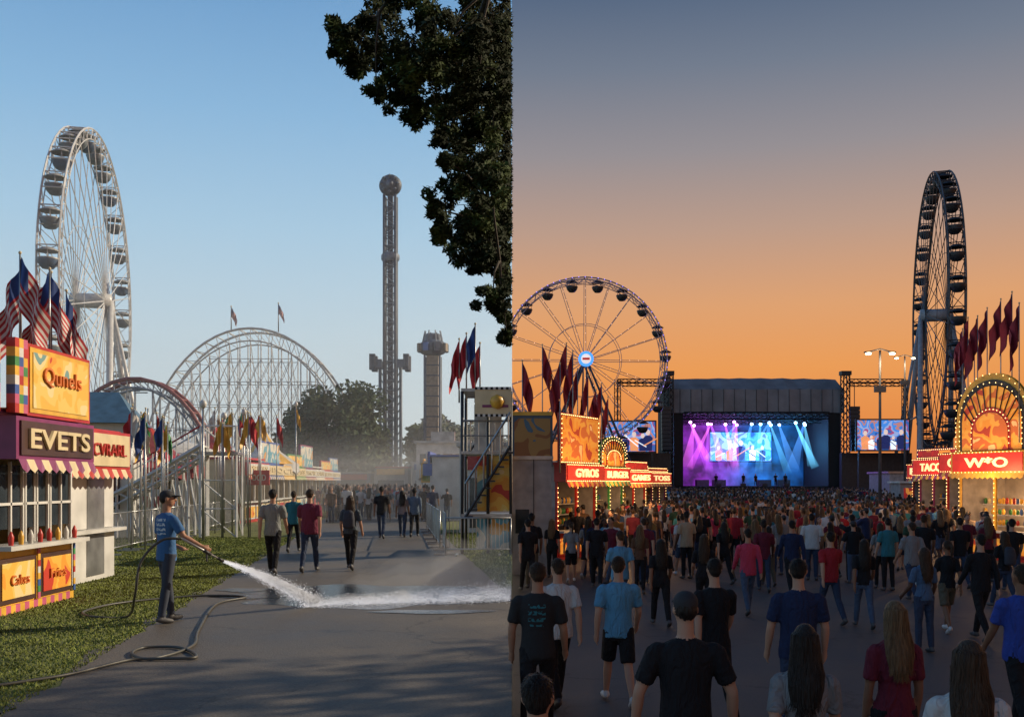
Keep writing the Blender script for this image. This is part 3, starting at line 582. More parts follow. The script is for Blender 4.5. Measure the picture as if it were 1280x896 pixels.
# ---------------------------------------------------------------- ferris wheels
def ferris(name,col,cx,cy,z0,hub,R,az,ww,nsp,ngon,ms,mg,mcan,gs=1.0,legm=None,ring=0.8,lg=1.0):
    root=empty(name,col,(cx,cy,z0)); u=Vector((math.sin(az),math.cos(az),0)); nrm=Vector((u.y,-u.x,0)); H=Vector((0,0,hub)); legm=legm or ms
    mb=MB(); n=ngon*2
    def P(a,r,o): return H+u*(r*math.cos(a))+Vector((0,0,r*math.sin(a)))+nrm*o
    for o in(-ww/2,ww/2):
        for rr,th in((R,.13),(R*.94,.07),(R*ring*.55,.05)):
            for i in range(n): mb.beam(P(2*math.pi*i/n,rr,o),P(2*math.pi*(i+1)/n,rr,o),th*gs,ms)
        for i in range(n): mb.beam(P(2*math.pi*i/n,R,o),P(2*math.pi*(i+.5)/n,R*.94,o),.05*gs,ms); mb.beam(P(2*math.pi*(i+.5)/n,R*.94,o),P(2*math.pi*(i+1)/n,R,o),.05*gs,ms)
        for i in range(nsp):
            a=2*math.pi*i/nsp; mb.beam(P(a,R*.03,o*1.6),P(a,R*.97,o),.055*gs,ms)
            if nsp>20: mb.beam(P(a,R*.03,o*1.6),P(a+2*math.pi/nsp,R*.95,o),.03*gs,ms)
    for i in range(ngon*2):
        a=2*math.pi*i/(ngon*2); mb.beam(P(a,R,-ww/2),P(a,R,ww/2),.07*gs,ms); mb.beam(P(a,R*.94,-ww/2),P(a+math.pi/ngon,R*.94,ww/2),.04*gs,ms)
    mb.obj('wheel_frame',col,parent=root)
    mb=MB(); mb.tube([H-nrm*ww*1.1,H+nrm*ww*1.1],(R*.035+.2)*(.5+.5*lg),legm,14)
    for o in(-ww*1.05,ww*1.05):
        for sgn in(-1,1):
            mb.tube([H+nrm*o,u*(sgn*hub*.42)+nrm*(o*1.7)],[.33*gs*lg,.5*gs*lg],legm,8)
        mb.tube([H*.45+u*(-hub*.22)+nrm*o*1.4,H*.45+u*(hub*.22)+nrm*o*1.4],.15*gs*lg,legm,6)
        mb.tube([H+nrm*o,nrm*(o*3.2)],[.2*gs*lg,.3*gs*lg],legm,8)
    mb.box((0,0,.5),(8,8,1),GALV,Matrix.Rotation(-az,3,'Z'))
    mb.obj('support_legs',col,parent=root)
    mb=MB(); b=gs
    for i in range(ngon):
        a=2*math.pi*(i+.5)/ngon; p=P(a,R*1.0,0); q=p-Vector((0,0,1.25*b))
        for o in(-ww/2,ww/2): mb.beam(p+nrm*o,p+nrm*o*.3-Vector((0,0,.3)),.05*b,ms)
        mb.lathe(q,[(.0,1.05*b),(.5*b,.95*b),(1.12*b,.62*b),(1.14*b,.55*b)],mcan,10)
        mb.lathe(q,[(1.02*b,-.15*b),(1.05*b,-.3*b),(.9*b,-.75*b),(.55*b,-1.15*b),(.0,-1.25*b)],mg[i%len(mg)],10)
        mb.lathe(q,[(1.06*b,-.12*b),(1.08*b,-.25*b)],mcan,10)
        for k in range(4):
            aa=k*math.pi/2+.4; mb.beam(q+Vector((math.cos(aa)*.95*b,math.sin(aa)*.95*b,.6*b)),q+Vector((math.cos(aa)*.95*b,math.sin(aa)*.95*b,-.2*b)),.04*b,ms)
    mb.obj('gondolas',col,parent=root)
    return root,u,nrm,H
GON1=mat('gondola_grey',(.12,.15,.18),.5); GON2=mat('gondola_blue',(.05,.09,.16),.4); CAN=mat('gondola_canopy',(.32,.32,.31),.5)
d=118; ferris('ferris_wheel',CL,X(114,d),d,LZ,Z(376,d)-LZ,19.4,math.radians(-11.0),2.1,32,28,STEELW,[GON1,GON2,GON1],CAN,1.0)
DKS=mat('dusk_wheel_steel',(.06,.06,.07),.5,.2); DG=mat('dusk_gondola',(.02,.024,.03),.5); DKL=mat('dusk_leg_steel',(.3,.31,.34),.5)
d=140; ferris('ferris_wheel',CR,X(1170,d),d,0,Z(394,d),19.4,math.radians(15.8),1.9,30,30,DKS,[DG],DG,.95,legm=DKL)
d=112; WR=mat('dusk_white_steel',(.42,.36,.42),.5)
rt,u,nrm,H=ferris('ferris_wheel',CR,X(731,d),d,0,Z(451,d),9.3,math.radians(86),1.2,20,20,WR,[DG],mat('dusk_canopy',(.05,.035,.05),.5),.62,legm=DKS,lg=.55)
mb=MB(); c=H+Vector((0,-1.7,0)); 
mb.tube([c,c+Vector((0,-.2,0))],.85,mat('hub_blue_sign',(.05,.2,.6),em=(.08,.35,1.0),es=1.2),20); mb.tube([c+Vector((0,-.2,0)),c+Vector((0,-.25,0))],.55,mat('hub_white_sign',(.8,.8,.8),em=(.9,.8,.8),es=.8),20); mb.box(c+Vector((0,-.28,0)),(.8,.04,.25),LITR)
PB=mat('rim_light_violet',(.4,.3,.9),em=(.35,.25,1.0),es=1.4); PB2=mat('spoke_bulb',(.8,.5,.4),em=(1,.55,.35),es=2.4)
for i in range(80): 
    a=2*math.pi*i/80; mb.octa(H+u*9.3*math.cos(a)+Vector((0,-.75,9.3*math.sin(a))),.07,PB)
for i in range(20):
    a=2*math.pi*i/20
    for r in (2,3,4,5,6,7,8): mb.octa(H+u*r*math.cos(a)+Vector((0,-.85,r*math.sin(a))),.035,PB2)
mb.obj('hub_sign',CR,parent=rt)
for ch in rt.children: clip(ch,1)

# ---------------------------------------------------------------- roller coasters
def coaster(name,d,pc,rx,top,trk,sup,depth=3.0,step=6,dense=True,inner=14):
    mb=MB(); s=d/F; cx=X(pc,d); R=rx*s; ht=Z(top,d)-LZ
    n=int(2*R/(step*s)); th=[math.pi*i/n for i in range(n+1)]
    P=[Vector((-R*math.cos(t),0,ht*math.sin(t))) for t in th]; I=[Vector((p.x*(1-inner/rx),0,p.z*(1-inner/(HY-top)))) for p in P]
    for o in(-depth/2,depth/2):
        O=Vector((0,o,0))
        mb.tube([p+O for p in P],.16,trk,5); mb.tube([p+O for p in I],.1,sup,4)
        for i in range(n):
            mb.beam(P[i]+O,I[i]+O,.05,sup); mb.beam(P[i]+O,I[i+1]+O,.04,sup)
        for i in range(1,n,1 if dense else 2):
            mb.beam((I[i].x,o,0),I[i]+O,.08,sup)
            if i<n-1:
                z=3.0
                while z<min(I[i].z,I[i+1].z):
                    mb.beam((I[i].x,o,z),(I[i+1].x,o,z),.05,sup)
                    if dense: mb.beam((I[i].x,o,z-3),(I[i+1].x,o,z),.04,sup); mb.beam((I[i+1].x,o,z-3),(I[i].x,o,z),.04,sup)
                    z+=3.0
    for i in range(n): mb.beam(P[i]+Vector((0,-depth/2,0)),P[i]+Vector((0,depth/2,0)),.08,trk)
    for i in range(1,n,2): mb.beam(I[i]+Vector((0,-depth/2,0)),(I[i].x,depth/2,I[i].z*.6),.05,sup)
    mb.obj(name,CL,(cx,d,LZ))
HZS=mat('coaster_white_steel',(.6,.61,.62),.6)
coaster('roller_coaster',132,318,138,413,HZS,HZS,4,9)
TRK=mat('red_track',(.26,.09,.09),.5); SUPB=mat('blue_grey_support',(.24,.29,.36),.5)
coaster('roller_coaster',78,172,105,474,TRK,SUPB,1.6,11,dense=False,inner=9)
coaster('roller_coaster',70,118,90,494,SUPB,SUPB,1.6,12,dense=False,inner=9)

# ---------------------------------------------------------------- drop tower, spin tower
d=135; mb=MB(); TW=mat('tower_blue_grey',(.04,.065,.11),.6); TW2=mat('tower_light',(.10,.14,.2),.6); zt=Z(245,d)-LZ
hw=.75
for a in(-hw,hw):
    for b in(-hw,hw): mb.tube([(a,b,0),(a,b,zt)],.2,TW,6)
z=0;k=0
while z<zt-1.3:
    for (p,q) in(((-hw,-hw),(hw,-hw)),((hw,-hw),(hw,hw)),((hw,hw),(-hw,hw)),((-hw,hw),(-hw,-hw))):
        mb.beam((*p,z),(*q,z),.08,TW2); mb.beam((*(p if k%2 else q),z),(*(q if k%2 else p),z+1.3),.07,TW2)
    z+=1.3;k+=1
mb.b2(-.35,.35,-.35,.35,0,zt,TW)
mb.ell((0,0,zt+1.4),(1.55,1.0,1.5),TW,None,16,10)
for i in range(8):
    a=i*math.pi/4; mb.octa((1.1*math.cos(a),-1.0,zt+1.4+1.05*math.sin(a)),.28,TW2)
mb.tube([(0,-1.1,zt+1.4),(0,.9,zt+1.4)],.5,TW2,10)
zc=Z(322,d)-LZ; mb.lathe((0,0,zc),[(1.0,-.6),(1.25,-.3),(1.25,.3),(1.0,.6)],TW2,12)
zc=Z(455,d)-LZ
for sx in(-1,1):
    for yy in (-1.2,1.2):
        mb.b2(sx*1.0,sx*2.2,yy-.25,yy+.25,zc-.6,zc+.5,TW2); mb.b2(sx*1.9,sx*2.65,yy-.45,yy+.45,zc-.9,zc+1.2,TW)
        for kk in range(3): mb.b2(sx*(1.95+.25*kk),sx*(2.1+.25*kk),yy-.6,yy-.46,zc-.5,zc+.8,TW2)
    mb.tube([(sx*1.4,0,0),(sx*1.4,0,zc)],.22,TW2,6)
    z=0
    while z<zc-1: mb.beam((sx*.8,0,z),(sx*1.4,0,z+1),.08,TW2); z+=1
mb.b2(-3,3,-3,3,0,1.2,TW); mb.obj('drop_tower',CL,(X(488,d),d,LZ))
d=112; mb=MB(); zt=Z(445,d)-LZ; SPB=mat('tower_tan',(.26,.22,.17),.6)
mb.b2(-.65,.65,-.65,.65,0,zt,SPB)
for k in range(14): mb.b2(-.72,.72,-.72,.72,zt*k/14,zt*k/14+.12,TW)
for a in(-1,1):
    for b in(-1,1): mb.tube([(a*.85,b*.85,0),(a*.85,b*.85,zt)],.12,TW2,6)
mb.lathe((0,0,zt),[(.7,0),(1.3,.25),(1.55,.6),(1.55,1.3),(1.35,1.5)],TW,8,False)
mb.lathe((0,0,zt),[(1.35,1.5),(.95,1.75),(.95,2.3),(.75,2.5),(.0,2.55)],TW2,8,False)
for i in range(8):
    a=i*.785+.39; mb.box((1.6*math.cos(a),1.6*math.sin(a),zt+.9),(.35,.6,.9),[TW2,SPB,BLUE][i%3],Matrix.Rotation(a,3,'Z')); mb.beam((1.2*math.cos(a),1.2*math.sin(a),zt+1.5),(.9*math.cos(a),.9*math.sin(a),zt+2.8),.07,TW2)
mb.obj('observation_tower_ride',CL,(X(541,d),d,LZ))

# ---------------------------------------------------------------- booths
def booth(name,col,x,y,z0,rz,w,dp,h,bill,accent,panel,artm,lit,txt=None,arch=False,goods=True,step=.16,sh=.62,ring=True,wall=None,bh=2.25,wide_txt=.8,base=None):
    root=empty(name,col,(x,y,z0),rz); mb=MB(); B=BULB if lit else BULBOFF; wall=wall or CREAM; h=max(h,bh+sh-.05); base=base or accent
    mb.b2(0,w,dp-.08,dp,0,h,wall); mb.b2(0,.08,.09,dp-.09,0,h,wall); mb.b2(w-.08,w,.09,dp-.09,0,h,wall); mb.b2(-.12,w+.12,-.12,dp+.12,h,h+.1,accent)
    mb.b2(0,w,0,.08,0,.95,base); n=max(1,int(w/1.1))
    for i in range(n):
        a=w*i/n+.08; b=w*(i+1)/n-.08; mb.b2(a,b,-.035,-.002,.15,.82,panel); mb.b2(a+.07,b-.07,-.05,-.037,.22,.75,artm)
    mb.b2(-.05,w+.05,-.28,.2,.953,1.02,WHITE)
    for i in range(n+1):
        a=w*i/n; mb.b2(max(a-.05,-.003),min(a+.05,w+.003),.0,.08,1.023,bh,WHITE if not lit else accent)
    if goods:
        gm=[YEL,RED,YEL,BLUE,GREEN,CREAM]
        for r in range(3):
            zz=1.15+r*.38; mb.b2(.1,w-.1,dp*.45,dp*.45+.25,zz-.04,zz,WHITE); k=int(w/.17)
            for i in range(k): 
                if random.random()<.85: mb.ell((.15+i*(w-.3)/k,dp*.45+.1,zz+.1),(.06,.07,.1+random.random()*.04),random.choice(gm),None,6,5)
    mb.b2(-.05,w+.05,-.35,.1,bh,bh+sh,accent); mb.b2(.05,w-.05,-.38,-.352,bh+.06,bh+sh-.06,panel if not lit else LITR)
    k=int(w/.22)
    for i in range(k):
        a=w*i/k; mb.add([(a,-.36,bh),(a+w/k,-.36,bh),(a+w/k,-.42,bh-.14),(a+w/k/2,-.43,bh-.2),(a,-.42,bh-.14)],[(0,1,2,3,4)],[accent,(CREAM if not lit else YEL)][i%2])
    if bill>0:
        z1=bh+sh; 
        if arch:
            pts=[(w*(.5-.5*math.cos(math.pi*i/16)),z1+bill*.45+bill*.55*math.sin(math.pi*i/16)) for i in range(17)]
            fr=[(0,z1)]+pts+[(w,z1)]
            mb.add([(a,-.12,b) for a,b in fr],[tuple(range(len(fr)))],accent); mb.add([(a,.0,b) for a,b in fr],[tuple(range(len(fr)-1,-1,-1))],accent)
            sc=lambda a,b,k:(w/2+(a-w/2)*k,z1+.05+(b-z1)*k)
            for kk,mm,yy in((.90,DARK,-.14),(.82,artm,-.16),(.55,RED,-.18),(.48,artm,-.20)):
                mb.add([(sc(a,b,kk)[0],yy,sc(a,b,kk)[1]) for a,b in fr],[tuple(range(len(fr)))],mm)
            for kk in(.97,.86,.52):
                for i in range(len(fr)-1):
                    a=Vector((fr[i][0],0,fr[i][1]));b=Vector((fr[i+1][0],0,fr[i+1][1])); m=max(1,int((b-a).length*kk/step))
                    for j in range(m):
                        q=a.lerp(b,j/m); q2=sc(q.x,q.z,kk); mb.octa((q2[0],-.22,q2[1]),.022,B)
            for i in range(1,12):
                aa=math.pi*i/12; p0=sc(w/2-.26*w*math.cos(aa),z1+bill*(.28+.25*math.sin(aa)),1); p1=sc(w/2-.40*w*math.cos(aa),z1+bill*(.42+.42*math.sin(aa)),1); mb.beam((p0[0],-.19,p0[1]),(p1[0],-.19,p1[1]),.03,BROWN)
        else:
            mb.b2(0,w,-.12,0,z1,z1+bill,accent); mb.b2(.1,w-.1,-.145,-.122,z1+.1,z1+bill-.1,artm)
            for (a,b) in(((0.05,z1+.06),(w-.05,z1+.06)),((.05,z1+bill-.05),(w-.05,z1+bill-.05)),((.05,z1+.06),(.05,z1+bill-.05)),((w-.05,z1+.06),(w-.05,z1+bill-.05))):
                a=Vector((a[0],-.15,a[1]));b=Vector((b[0],-.15,b[1])); m=max(2,int((b-a).length/step))
                for j in range(m): mb.octa(a.lerp(b,j/m),.022,B)
    if lit or ring:
        for zz in(bh+.03,bh+sh-.03):
            m=int(w/step)
            for j in range(m): mb.octa((w*j/m,-.40,zz),.02,B)
    if lit:
        for i in range(n+1):
            m=int((bh-1)/step)
            for j in range(m): mb.octa((min(w,max(0,w*i/n)),-.03,1.05+j*step),.02,B)
    mb.obj('booth_body',col,parent=root)
    if txt: text(txt,w*wide_txt,sh*.48,LITW if lit else CREAM,root,(w/2,-.40,bh+sh/2),(math.pi/2,0,0),col)
    return root
R90=math.pi/2
root=booth('food_stand',CL,-7.45,14.3,LZ,R90,2.55,2.6,2.9,0,PURP,BROWN,ARTY,False,'EVETS',goods=False,sh=.62,bh=2.28,ring=False,wall=CREAM,base=YEL)
mb=MB()
harl=[RED,YEL,PINK,GREEN,BLUE,YEL,WHITE]
for i in range(3):
    a=.1+i*.82; mb.b2(a,a+.74,.02,.05,1.25,2.2,GLASS); 
    for q in(a,a+.37,a+.74): mb.b2(q-.02,q+.02,-.02,.02,1.03,2.25,WHITE)
    mb.b2(a,a+.74,-.02,.018,1.6,1.64,WHITE); mb.b2(a+.1,a+.3,.052,.06,1.7,2.1,CREAM)
for i in range(8): mb.lathe((.2+i*.3,-.15,1.02),[(.035,0),(.045,.12),(.03,.16),(.012,.2),(0,.21)],[RED,YEL,WHITE,RED][i%4],8)
mb.b2(0.38,2.55,-.30,-.2,2.93,4.0,RED); mb.b2(.44,2.49,-.312,-.302,2.98,3.95,YEL); mb.b2(.52,2.41,-.325,-.313,3.05,3.88,ARTY); mb.b2(0,2.55,-.2,2.4,3.003,3.02,WHITE)
for zc in range(8):
    for xc in range(3): mb.b2(.0+xc*.125,.0+(xc+1)*.125,-.31,-.18,2.95+zc*.135,2.95+(zc+1)*.135,harl[(zc*2+xc)%7])
    for yc in range(6): mb.b2(-.31,-.2,-.2+yc*.3,-.2+(yc+1)*.3,2.95+zc*.135,2.95+(zc+1)*.135,harl[(zc+yc*2)%7])
for yc in range(9):
    for zc in range(6): mb.b2(-.06,-.02,.05+yc*.28,.05+(yc+1)*.28,.1+zc*.14,.1+(zc+1)*.14,harl[(zc+yc*3)%7])
for xc in range(18): mb.b2(xc*.14,(xc+1)*.14,-.04,-.003,.0,.12,[PINK,YEL][xc%2])
for zc in range(8): mb.b2(-.02,.06,-.055,-.037,.13+zc*.1,.13+(zc+1)*.1,harl[zc%7]); mb.b2(1.235,1.315,-.055,-.037,.13+zc*.1,.13+(zc+1)*.1,harl[(zc+2)%7]); mb.b2(2.49,2.56,-.055,-.037,.13+zc*.1,.13+(zc+1)*.1,harl[(zc+4)%7])
mb.obj('upper_panels',CL,parent=root)
ORG=mat('orange_lettering',(.6,.16,.03),.5)
text('Qunels',1.3,.30,ORG,root,(1.46,-.34,3.55),(R90,0,0),CL,off=.0)
text('Cakes',.55,.15,ORG,root,(.65,-.06,.49),(R90,0,0),CL,off=0); text('Fries',.55,.15,ORG,root,(1.9,-.06,.49),(R90,0,0),CL,off=0)
b=booth('ticket_booth',CL,-8.35,17.3,LZ,R90,3.5,2.2,2.8,0,RED,CREAM,ARTR,False,None,goods=False,sh=.75,bh=2.2,ring=False,wall=WHITE); text('CVRARL',1.6,.24,RED,b,(2.4,-.40,2.58),(R90,0,0),CL,off=0)
mb=MB(); mb.b2(.1,3.4,-.06,-.003,1.03,2.2,WHITE); mb.b2(2.1,2.9,-.075,-.062,.1,2.0,GALV); mb.b2(.05,3.45,-.055,-.052,.0,.95,WHITE); mb.obj('shutters',CL,parent=b)
accs=[RED,BLUE,YEL,GREEN,PURP,WHITE]
k=0
for d in (46,51,56,61,67,73,80,87):
    x=-12.6-.085*(d-46); booth('game_stall',CL,x,d,LZ,R90,4.2,3,3.0,[0,1.2,0,.8,1.6,0,.8,1.2][k],accs[k%6],random.choice([CREAM,WHITE]),[ARTY,ARTB,ARTR][k%3],False,['PRIZES','BBQ','ICE','TOSS','LEMON','CORN','SODA','PIZZA'][k],step=.5,ring=False); k+=1
for d in (50,57,65,74,84):
    x=-3.9-.10*(d-46)+.2; booth('game_stall',CL,x,d+4,LZ,-R90,4.2,3 if d>60 else 2.4,3.2,[0,.8,0,.6,.8][(k)%5],[WHITE,YEL,WHITE,BLUE,WHITE][k%5],WHITE,[ARTB,ARTY,ARTR][k%3],False,None,step=.5,ring=False,wall=WHITE); k+=1
def canopy(name,col,x,y,z0,w,h,m1,m2):
    mb=MB(); n=16
    for a in(-1,1):
        for b in(-1,1): mb.tube([(a*w/2*.9,b*w/2*.9,0),(a*w/2*.9,b*w/2*.9,h*.6)],.05,WHITE,6)
    for i in range(n):
        a0=2*math.pi*i/n;a1=2*math.pi*(i+1)/n
        def pr(a,r,z): return (r*math.cos(a),r*math.sin(a),z)
        m=[m1,m2][i%2]; prof=[(.02,h),(w*.12,h*.88),(w*.3,h*.72),(w*.62,h*.58)]
        for j in range(3): mb.add([pr(a0,*prof[j]),pr(a1,*prof[j]),pr(a1,*prof[j+1]),pr(a0,*prof[j+1])],[(0,1,2,3)],m,True)
        mb.add([pr(a0,w*.62,h*.58),pr(a1,w*.62,h*.58),pr(a1,w*.62,h*.5),pr((a0+a1)/2,w*.62,h*.46),pr(a0,w*.62,h*.5)],[(0,1,2,3,4)],m2)
    mb.tube([(0,0,h),(0,0,h+.6)],.03,GALV,5); mb.obj(name,col,(x,y,z0))
canopy('striped_tent',CL,X(185,40),40,LZ,3.8,4.3,RED,mat('tent_maroon',(.22,.03,.04),.8)); canopy('striped_tent',CL,X(160,48),48,LZ,4,4.4,RED,WHITE); canopy('striped_tent',CL,X(268,52),52,LZ,3.6,4.9,RED,RED); canopy('striped_tent',CL,X(236,58),58,LZ,4,4.4,WHITE,BLUE); canopy('striped_tent',CL,X(330,60),60,LZ,3.4,5.2,YEL,WHITE)
mb=MB(); mb.b2(-1.6,1.6,-1.5,1.5,0,4.0,WHITE); mb.add([(-1.9,-1.8,4.0),(1.9,-1.8,4.0),(1.9,1.8,4.0),(-1.9,1.8,4.0),(-1,0,5.2),(1,0,5.2)],[(0,1,5,4),(1,2,5),(2,3,4,5),(3,0,4)],mat('blue_roof',(.05,.12,.2),.6)); mb.b2(-1.2,-.3,-1.55,-1.502,.1,2.2,GLASS); mb.b2(.3,1.3,-1.55,-1.502,1,2.2,GLASS); mb.obj('ride_house',CL,(X(112,36),36,LZ),.2)
# sloping slide ride (white)
mb=MB()
for o in(0,1.2):
    for i in range(14):
        t=i/13; a=(t*5.2,o,2.7*(1-t)**1.2+.5); mb.beam((a[0],a[1],0),a,.05,STEELW)
        if i<13:
            t2=(i+1)/13; b_=(t2*5.2,o,2.7*(1-t2)**1.2+.5); mb.beam(a,b_,.09,WHITE); mb.beam((a[0],o,a[2]-.4),(b_[0],o,b_[2]-.4),.05,STEELW); mb.beam((a[0],o,a[2]-.4),b_,.035,STEELW); mb.beam((a[0],o,0.05),(b_[0],o,max(b_[2]-.5,.1)),.03,STEELW)
            mb.beam((a[0],o,a[2]+.7),(b_[0],o,b_[2]+.7),.03,RED if o else STEELW); mb.beam((a[0],o,a[2]),(a[0],o,a[2]+.7),.025,STEELW)
for i in range(26):
    t=i/25; mb.box((t*5.2,.6,2.7*(1-t)**1.2+.5),(.22,1.1,.05),WHITE)
mb.b2(-1.3,0,-.1,1.3,2.9,3.0,GALV)
for a in(-1.25,-.05):
    for b_ in(-.05,1.25): mb.beam((a,b_,0),(a,b_,3.9),.045,STEELW)
for z in(1,2,3.9): mb.beam((-1.25,1.25,z),(-.05,1.25,z),.03,STEELW); mb.beam((-1.25,1.25,z-1),(-.05,1.25,z),.03,STEELW); mb.beam((-1.25,-.05,z-1),(-1.25,1.25,z),.03,STEELW)
mb.obj('slide_ride',CL,(X(258,36),36,LZ),math.pi+.12)
mb=MB(); mb.lathe((0,0,0),[(3,0),(3.1,.5),(2.9,.55)],ARTR,24); mb.lathe((0,0,0),[(3.3,2.6),(3.4,3.2),(1.5,3.9),(0,4.3)],WHITE,24); mb.lathe((0,0,0),[(3.42,2.55),(3.46,3.1)],ARTB,24); mb.tube([(0,0,0),(0,0,3.8)],.5,YEL,12)
for i in range(10): a=i*.628; mb.tube([(2.5*math.cos(a),2.5*math.sin(a),.5),(2.5*math.cos(a),2.5*math.sin(a),2.8)],.04,YEL,5); mb.ell((2.5*math.cos(a),2.5*math.sin(a),1.2),(.45,.25,.3),WHITE,Matrix.Rotation(a+1.57,3,'Z'),8,6)
mb.obj('carousel',CL,(X(205,50),50,LZ))
mb=MB()
for i,(a,h) in enumerate(((0,1.9),(2.6,2.6),(5.4,1.6))): mb.b2(a,a+2.3,0,2,.3,h,[WHITE,CREAM,WHITE][i]); mb.b2(a+.2,a+2.1,-.04,-.003,.8,h-.3,[ARTB,ARTY,ARTR][i]); mb.b2(a+.3,a+.5,-.02,.2,0,.3,DARK)
mb.obj('generator_trailers',CL,(-22.5,44.5,LZ),.15)
mb=MB()
for i in range(9):
    a=-30+i*3.9; h=random.uniform(2.6,4.4); mb.b2(a,a+3.5,0,4,0,h,[WHITE,CREAM,GALV,BLUE,WHITE][i%5]); mb.b2(a-.1,a+3.6,-.3,4.2,h,h+.15,[GALV,RED,GALV][i%3]); mb.b2(a+.4,a+3.1,-.04,-.003,.6,2.1,GLASS)
    mb.b2(a+.3,a+3.2,-.35,-.305,h-.7,h-.1,[RED,YEL,BLUE][i%3])
mb.obj('market_sheds',CL,(0,104,LZ))
mb=MB(); mb.b2(-2.2,2.2,0,5,0,5.2,WHITE); mb.b2(-2.4,2.4,-.2,5.2,5.2,5.4,GALV)
for i in range(4): mb.b2(-1.9+i,-1.2+i,-.04,-.003,3.4,4.3,GLASS)
mb.b2(-1,1,.5,1.5,5.4,6.2,GALV); mb.obj('white_building',CL,(X(553,84),84,LZ)); 
mb=MB(); mb.b2(-.75,.75,0,.08,0,1.0,YEL); mb.b2(-.68,.68,-.02,-.003,.08,.92,mat('banner_green',(.30,.36,.06),.6)); mb.b2(-.72,-.66,.0,.06,-1.9,0,GALV); mb.b2(.66,.72,0,.06,-1.9,0,GALV); mb.b2(-.6,.6,-.03,-.022,.55,.75,RED); o=mb.obj('banner_sign',CL,(X(545,50),50,Z(603,50)))
text('RIDES',.9,.22,GREEN,o,(0,-.03,.3),(R90,0,0),CL)
mb=MB(); mb.b2(-.55,.55,0,.08,0,.7,RED); mb.tube([(-.5,.04,-2.6),(-.5,.04,0)],.03,GALV); o=mb.obj('stall_sign',CL,(X(322,47),47,Z(606,47))); text('FOOD',.8,.3,WHITE,o,(0,-.03,.35),(R90,0,0),CL)
mb=MB(); mb.b2(0,2.4,0,2,0,3.4,WHITE); mb.b2(-.1,2.5,-.1,2.1,3.4,3.55,YEL)
for i in range(4): mb.b2(.1+i*.6,.5+i*.6,-.08,-.05,1.5,3.2,[YEL,WHITE,FLAGR,YEL][i])
mb.b2(0,2.4,-.04,-.003,0,.9,YEL); mb.obj('banner_stand',CL,(X(556,58),58,LZ))

# two-storey fun house at right edge of the morning side
mb=MB(); y0=27.0; xs=(-1.35,-.65,-.03); CHK=[BLACK,WHITE]
for x in xs:
    for y in(0,2.2): mb.tube([(x,y,0),(x,y,4.4)],.045,DARK,6)
for z in(1.0,2.7,4.4):
    for y in(0,2.2): mb.b2(-1.38,-.01,y-.05,y+.05,z,z+.08,GALV)
    mb.b2(-1.35,-.01,.05,2.15,z+.02,z+.06,GALV)
for i in range(10):
    z=1.0+i*.19; x=-1.25+i*.12; mb.b2(x,x+.2,-.5,-.06,z,z+.04,DARK)
for yy in(-.5,-.06): 
    mb.beam((-1.25,yy,1.0),(-.05,yy,2.9),.035,DARK); mb.beam((-1.25,yy,1.9),(-.05,yy,3.8),.025,GALV)
    for i in range(6): x=-1.2+i*.22; mb.beam((x,yy,1.05+i*.36),(x,yy,1.95+i*.36),.018,GALV)
for i in range(7): mb.beam((-1.35+i*.22,-.02,2.8),(-1.35+i*.22,-.02,3.6),.018,GALV)
mb.beam((-1.35,-.02,3.6),(-.02,-.02,3.6),.03,GALV); mb.beam((-1.35,-.02,3.2),(-.02,-.02,3.2),.02,GALV)
mb.beam((-1.35,2.2,1.0),(-.05,2.2,2.7),.03,DARK); mb.beam((-1.35,2.2,2.7),(-.05,2.2,4.4),.03,DARK)
mb.b2(-.95,-.02,.1,.16,.1,.95,ARTB); mb.b2(-.95,-.02,.1,.16,1.15,2.65,ARTY); mb.b2(-1.1,-.3,2.0,2.06,2.85,4.2,GALV)
mb.b2(-1.0,-.02,-.22,-.12,3.7,4.5,CREAM); mb.lathe((-.40,-.26,4.10),[(.0,.2),(.16,.12),(.2,0),(.14,-.14),(0,-.2)],YEL,10); mb.b2(-.8,-.1,-.235,-.222,3.95,4.02,PURP)
for i in range(14):
    for z_ in(3.7,4.43): mb.b2(-1.0+i*.07,-1.0+(i+1)*.07,-.24,-.222,z_,z_+.07,CHK[i%2])
mb.obj('fun_house',CL,(0,y0,LZ))
mb=MB(); mb.b2(-2.0,-.02,0,3,0,3.3,WHITE); mb.b2(-2.1,-.02,-.1,3.1,3.3,3.45,GALV); mb.b2(-1.8,-.3,-.04,-.003,2.4,3.1,ARTR); mb.b2(-1.6,-.9,-.04,-.003,.2,2.1,GLASS); mb.obj('ride_trailer',CL,(-.02,38,LZ))

def barrier(name,col,x,y,z0,rz,L_=2.3,h=1.1):
    mb=MB(); 
    for z in(.18,h): mb.tube([(0,0,z),(L_,0,z)],.02,GALV,6)
    for x_ in(0,L_): mb.tube([(x_,0,.0),(x_,0,h)],.02,GALV,6); 
    for x_ in(.3,L_-.3): mb.box((x_,0,.03),(.06,.6,.04),GALV)
    n=17
    for i in range(1,n): mb.beam((L_*i/n,0,.18),(L_*i/n,0,h),.009,GALV,4)
    return mb.obj(name,col,(x,y,z0),rz)
for i in range(9): barrier('crowd_barrier',CL,-10.6-.25*i,26+2.35*i,LZ,R90+.1)
barrier('crowd_barrier',CL,-12.9,26,LZ,.02); barrier('crowd_barrier',CL,-15.25,26.1,LZ,.02)
barrier('crowd_barrier',CL,-1.75,26.2,LZ,0,1.72,1.0)
barrier('crowd_barrier',CL,-1.75,26.3,LZ,R90+.1)
for i in range(5): barrier('crowd_barrier',CL,-2.1-.28*i,29+2.4*i,LZ,R90+.12)
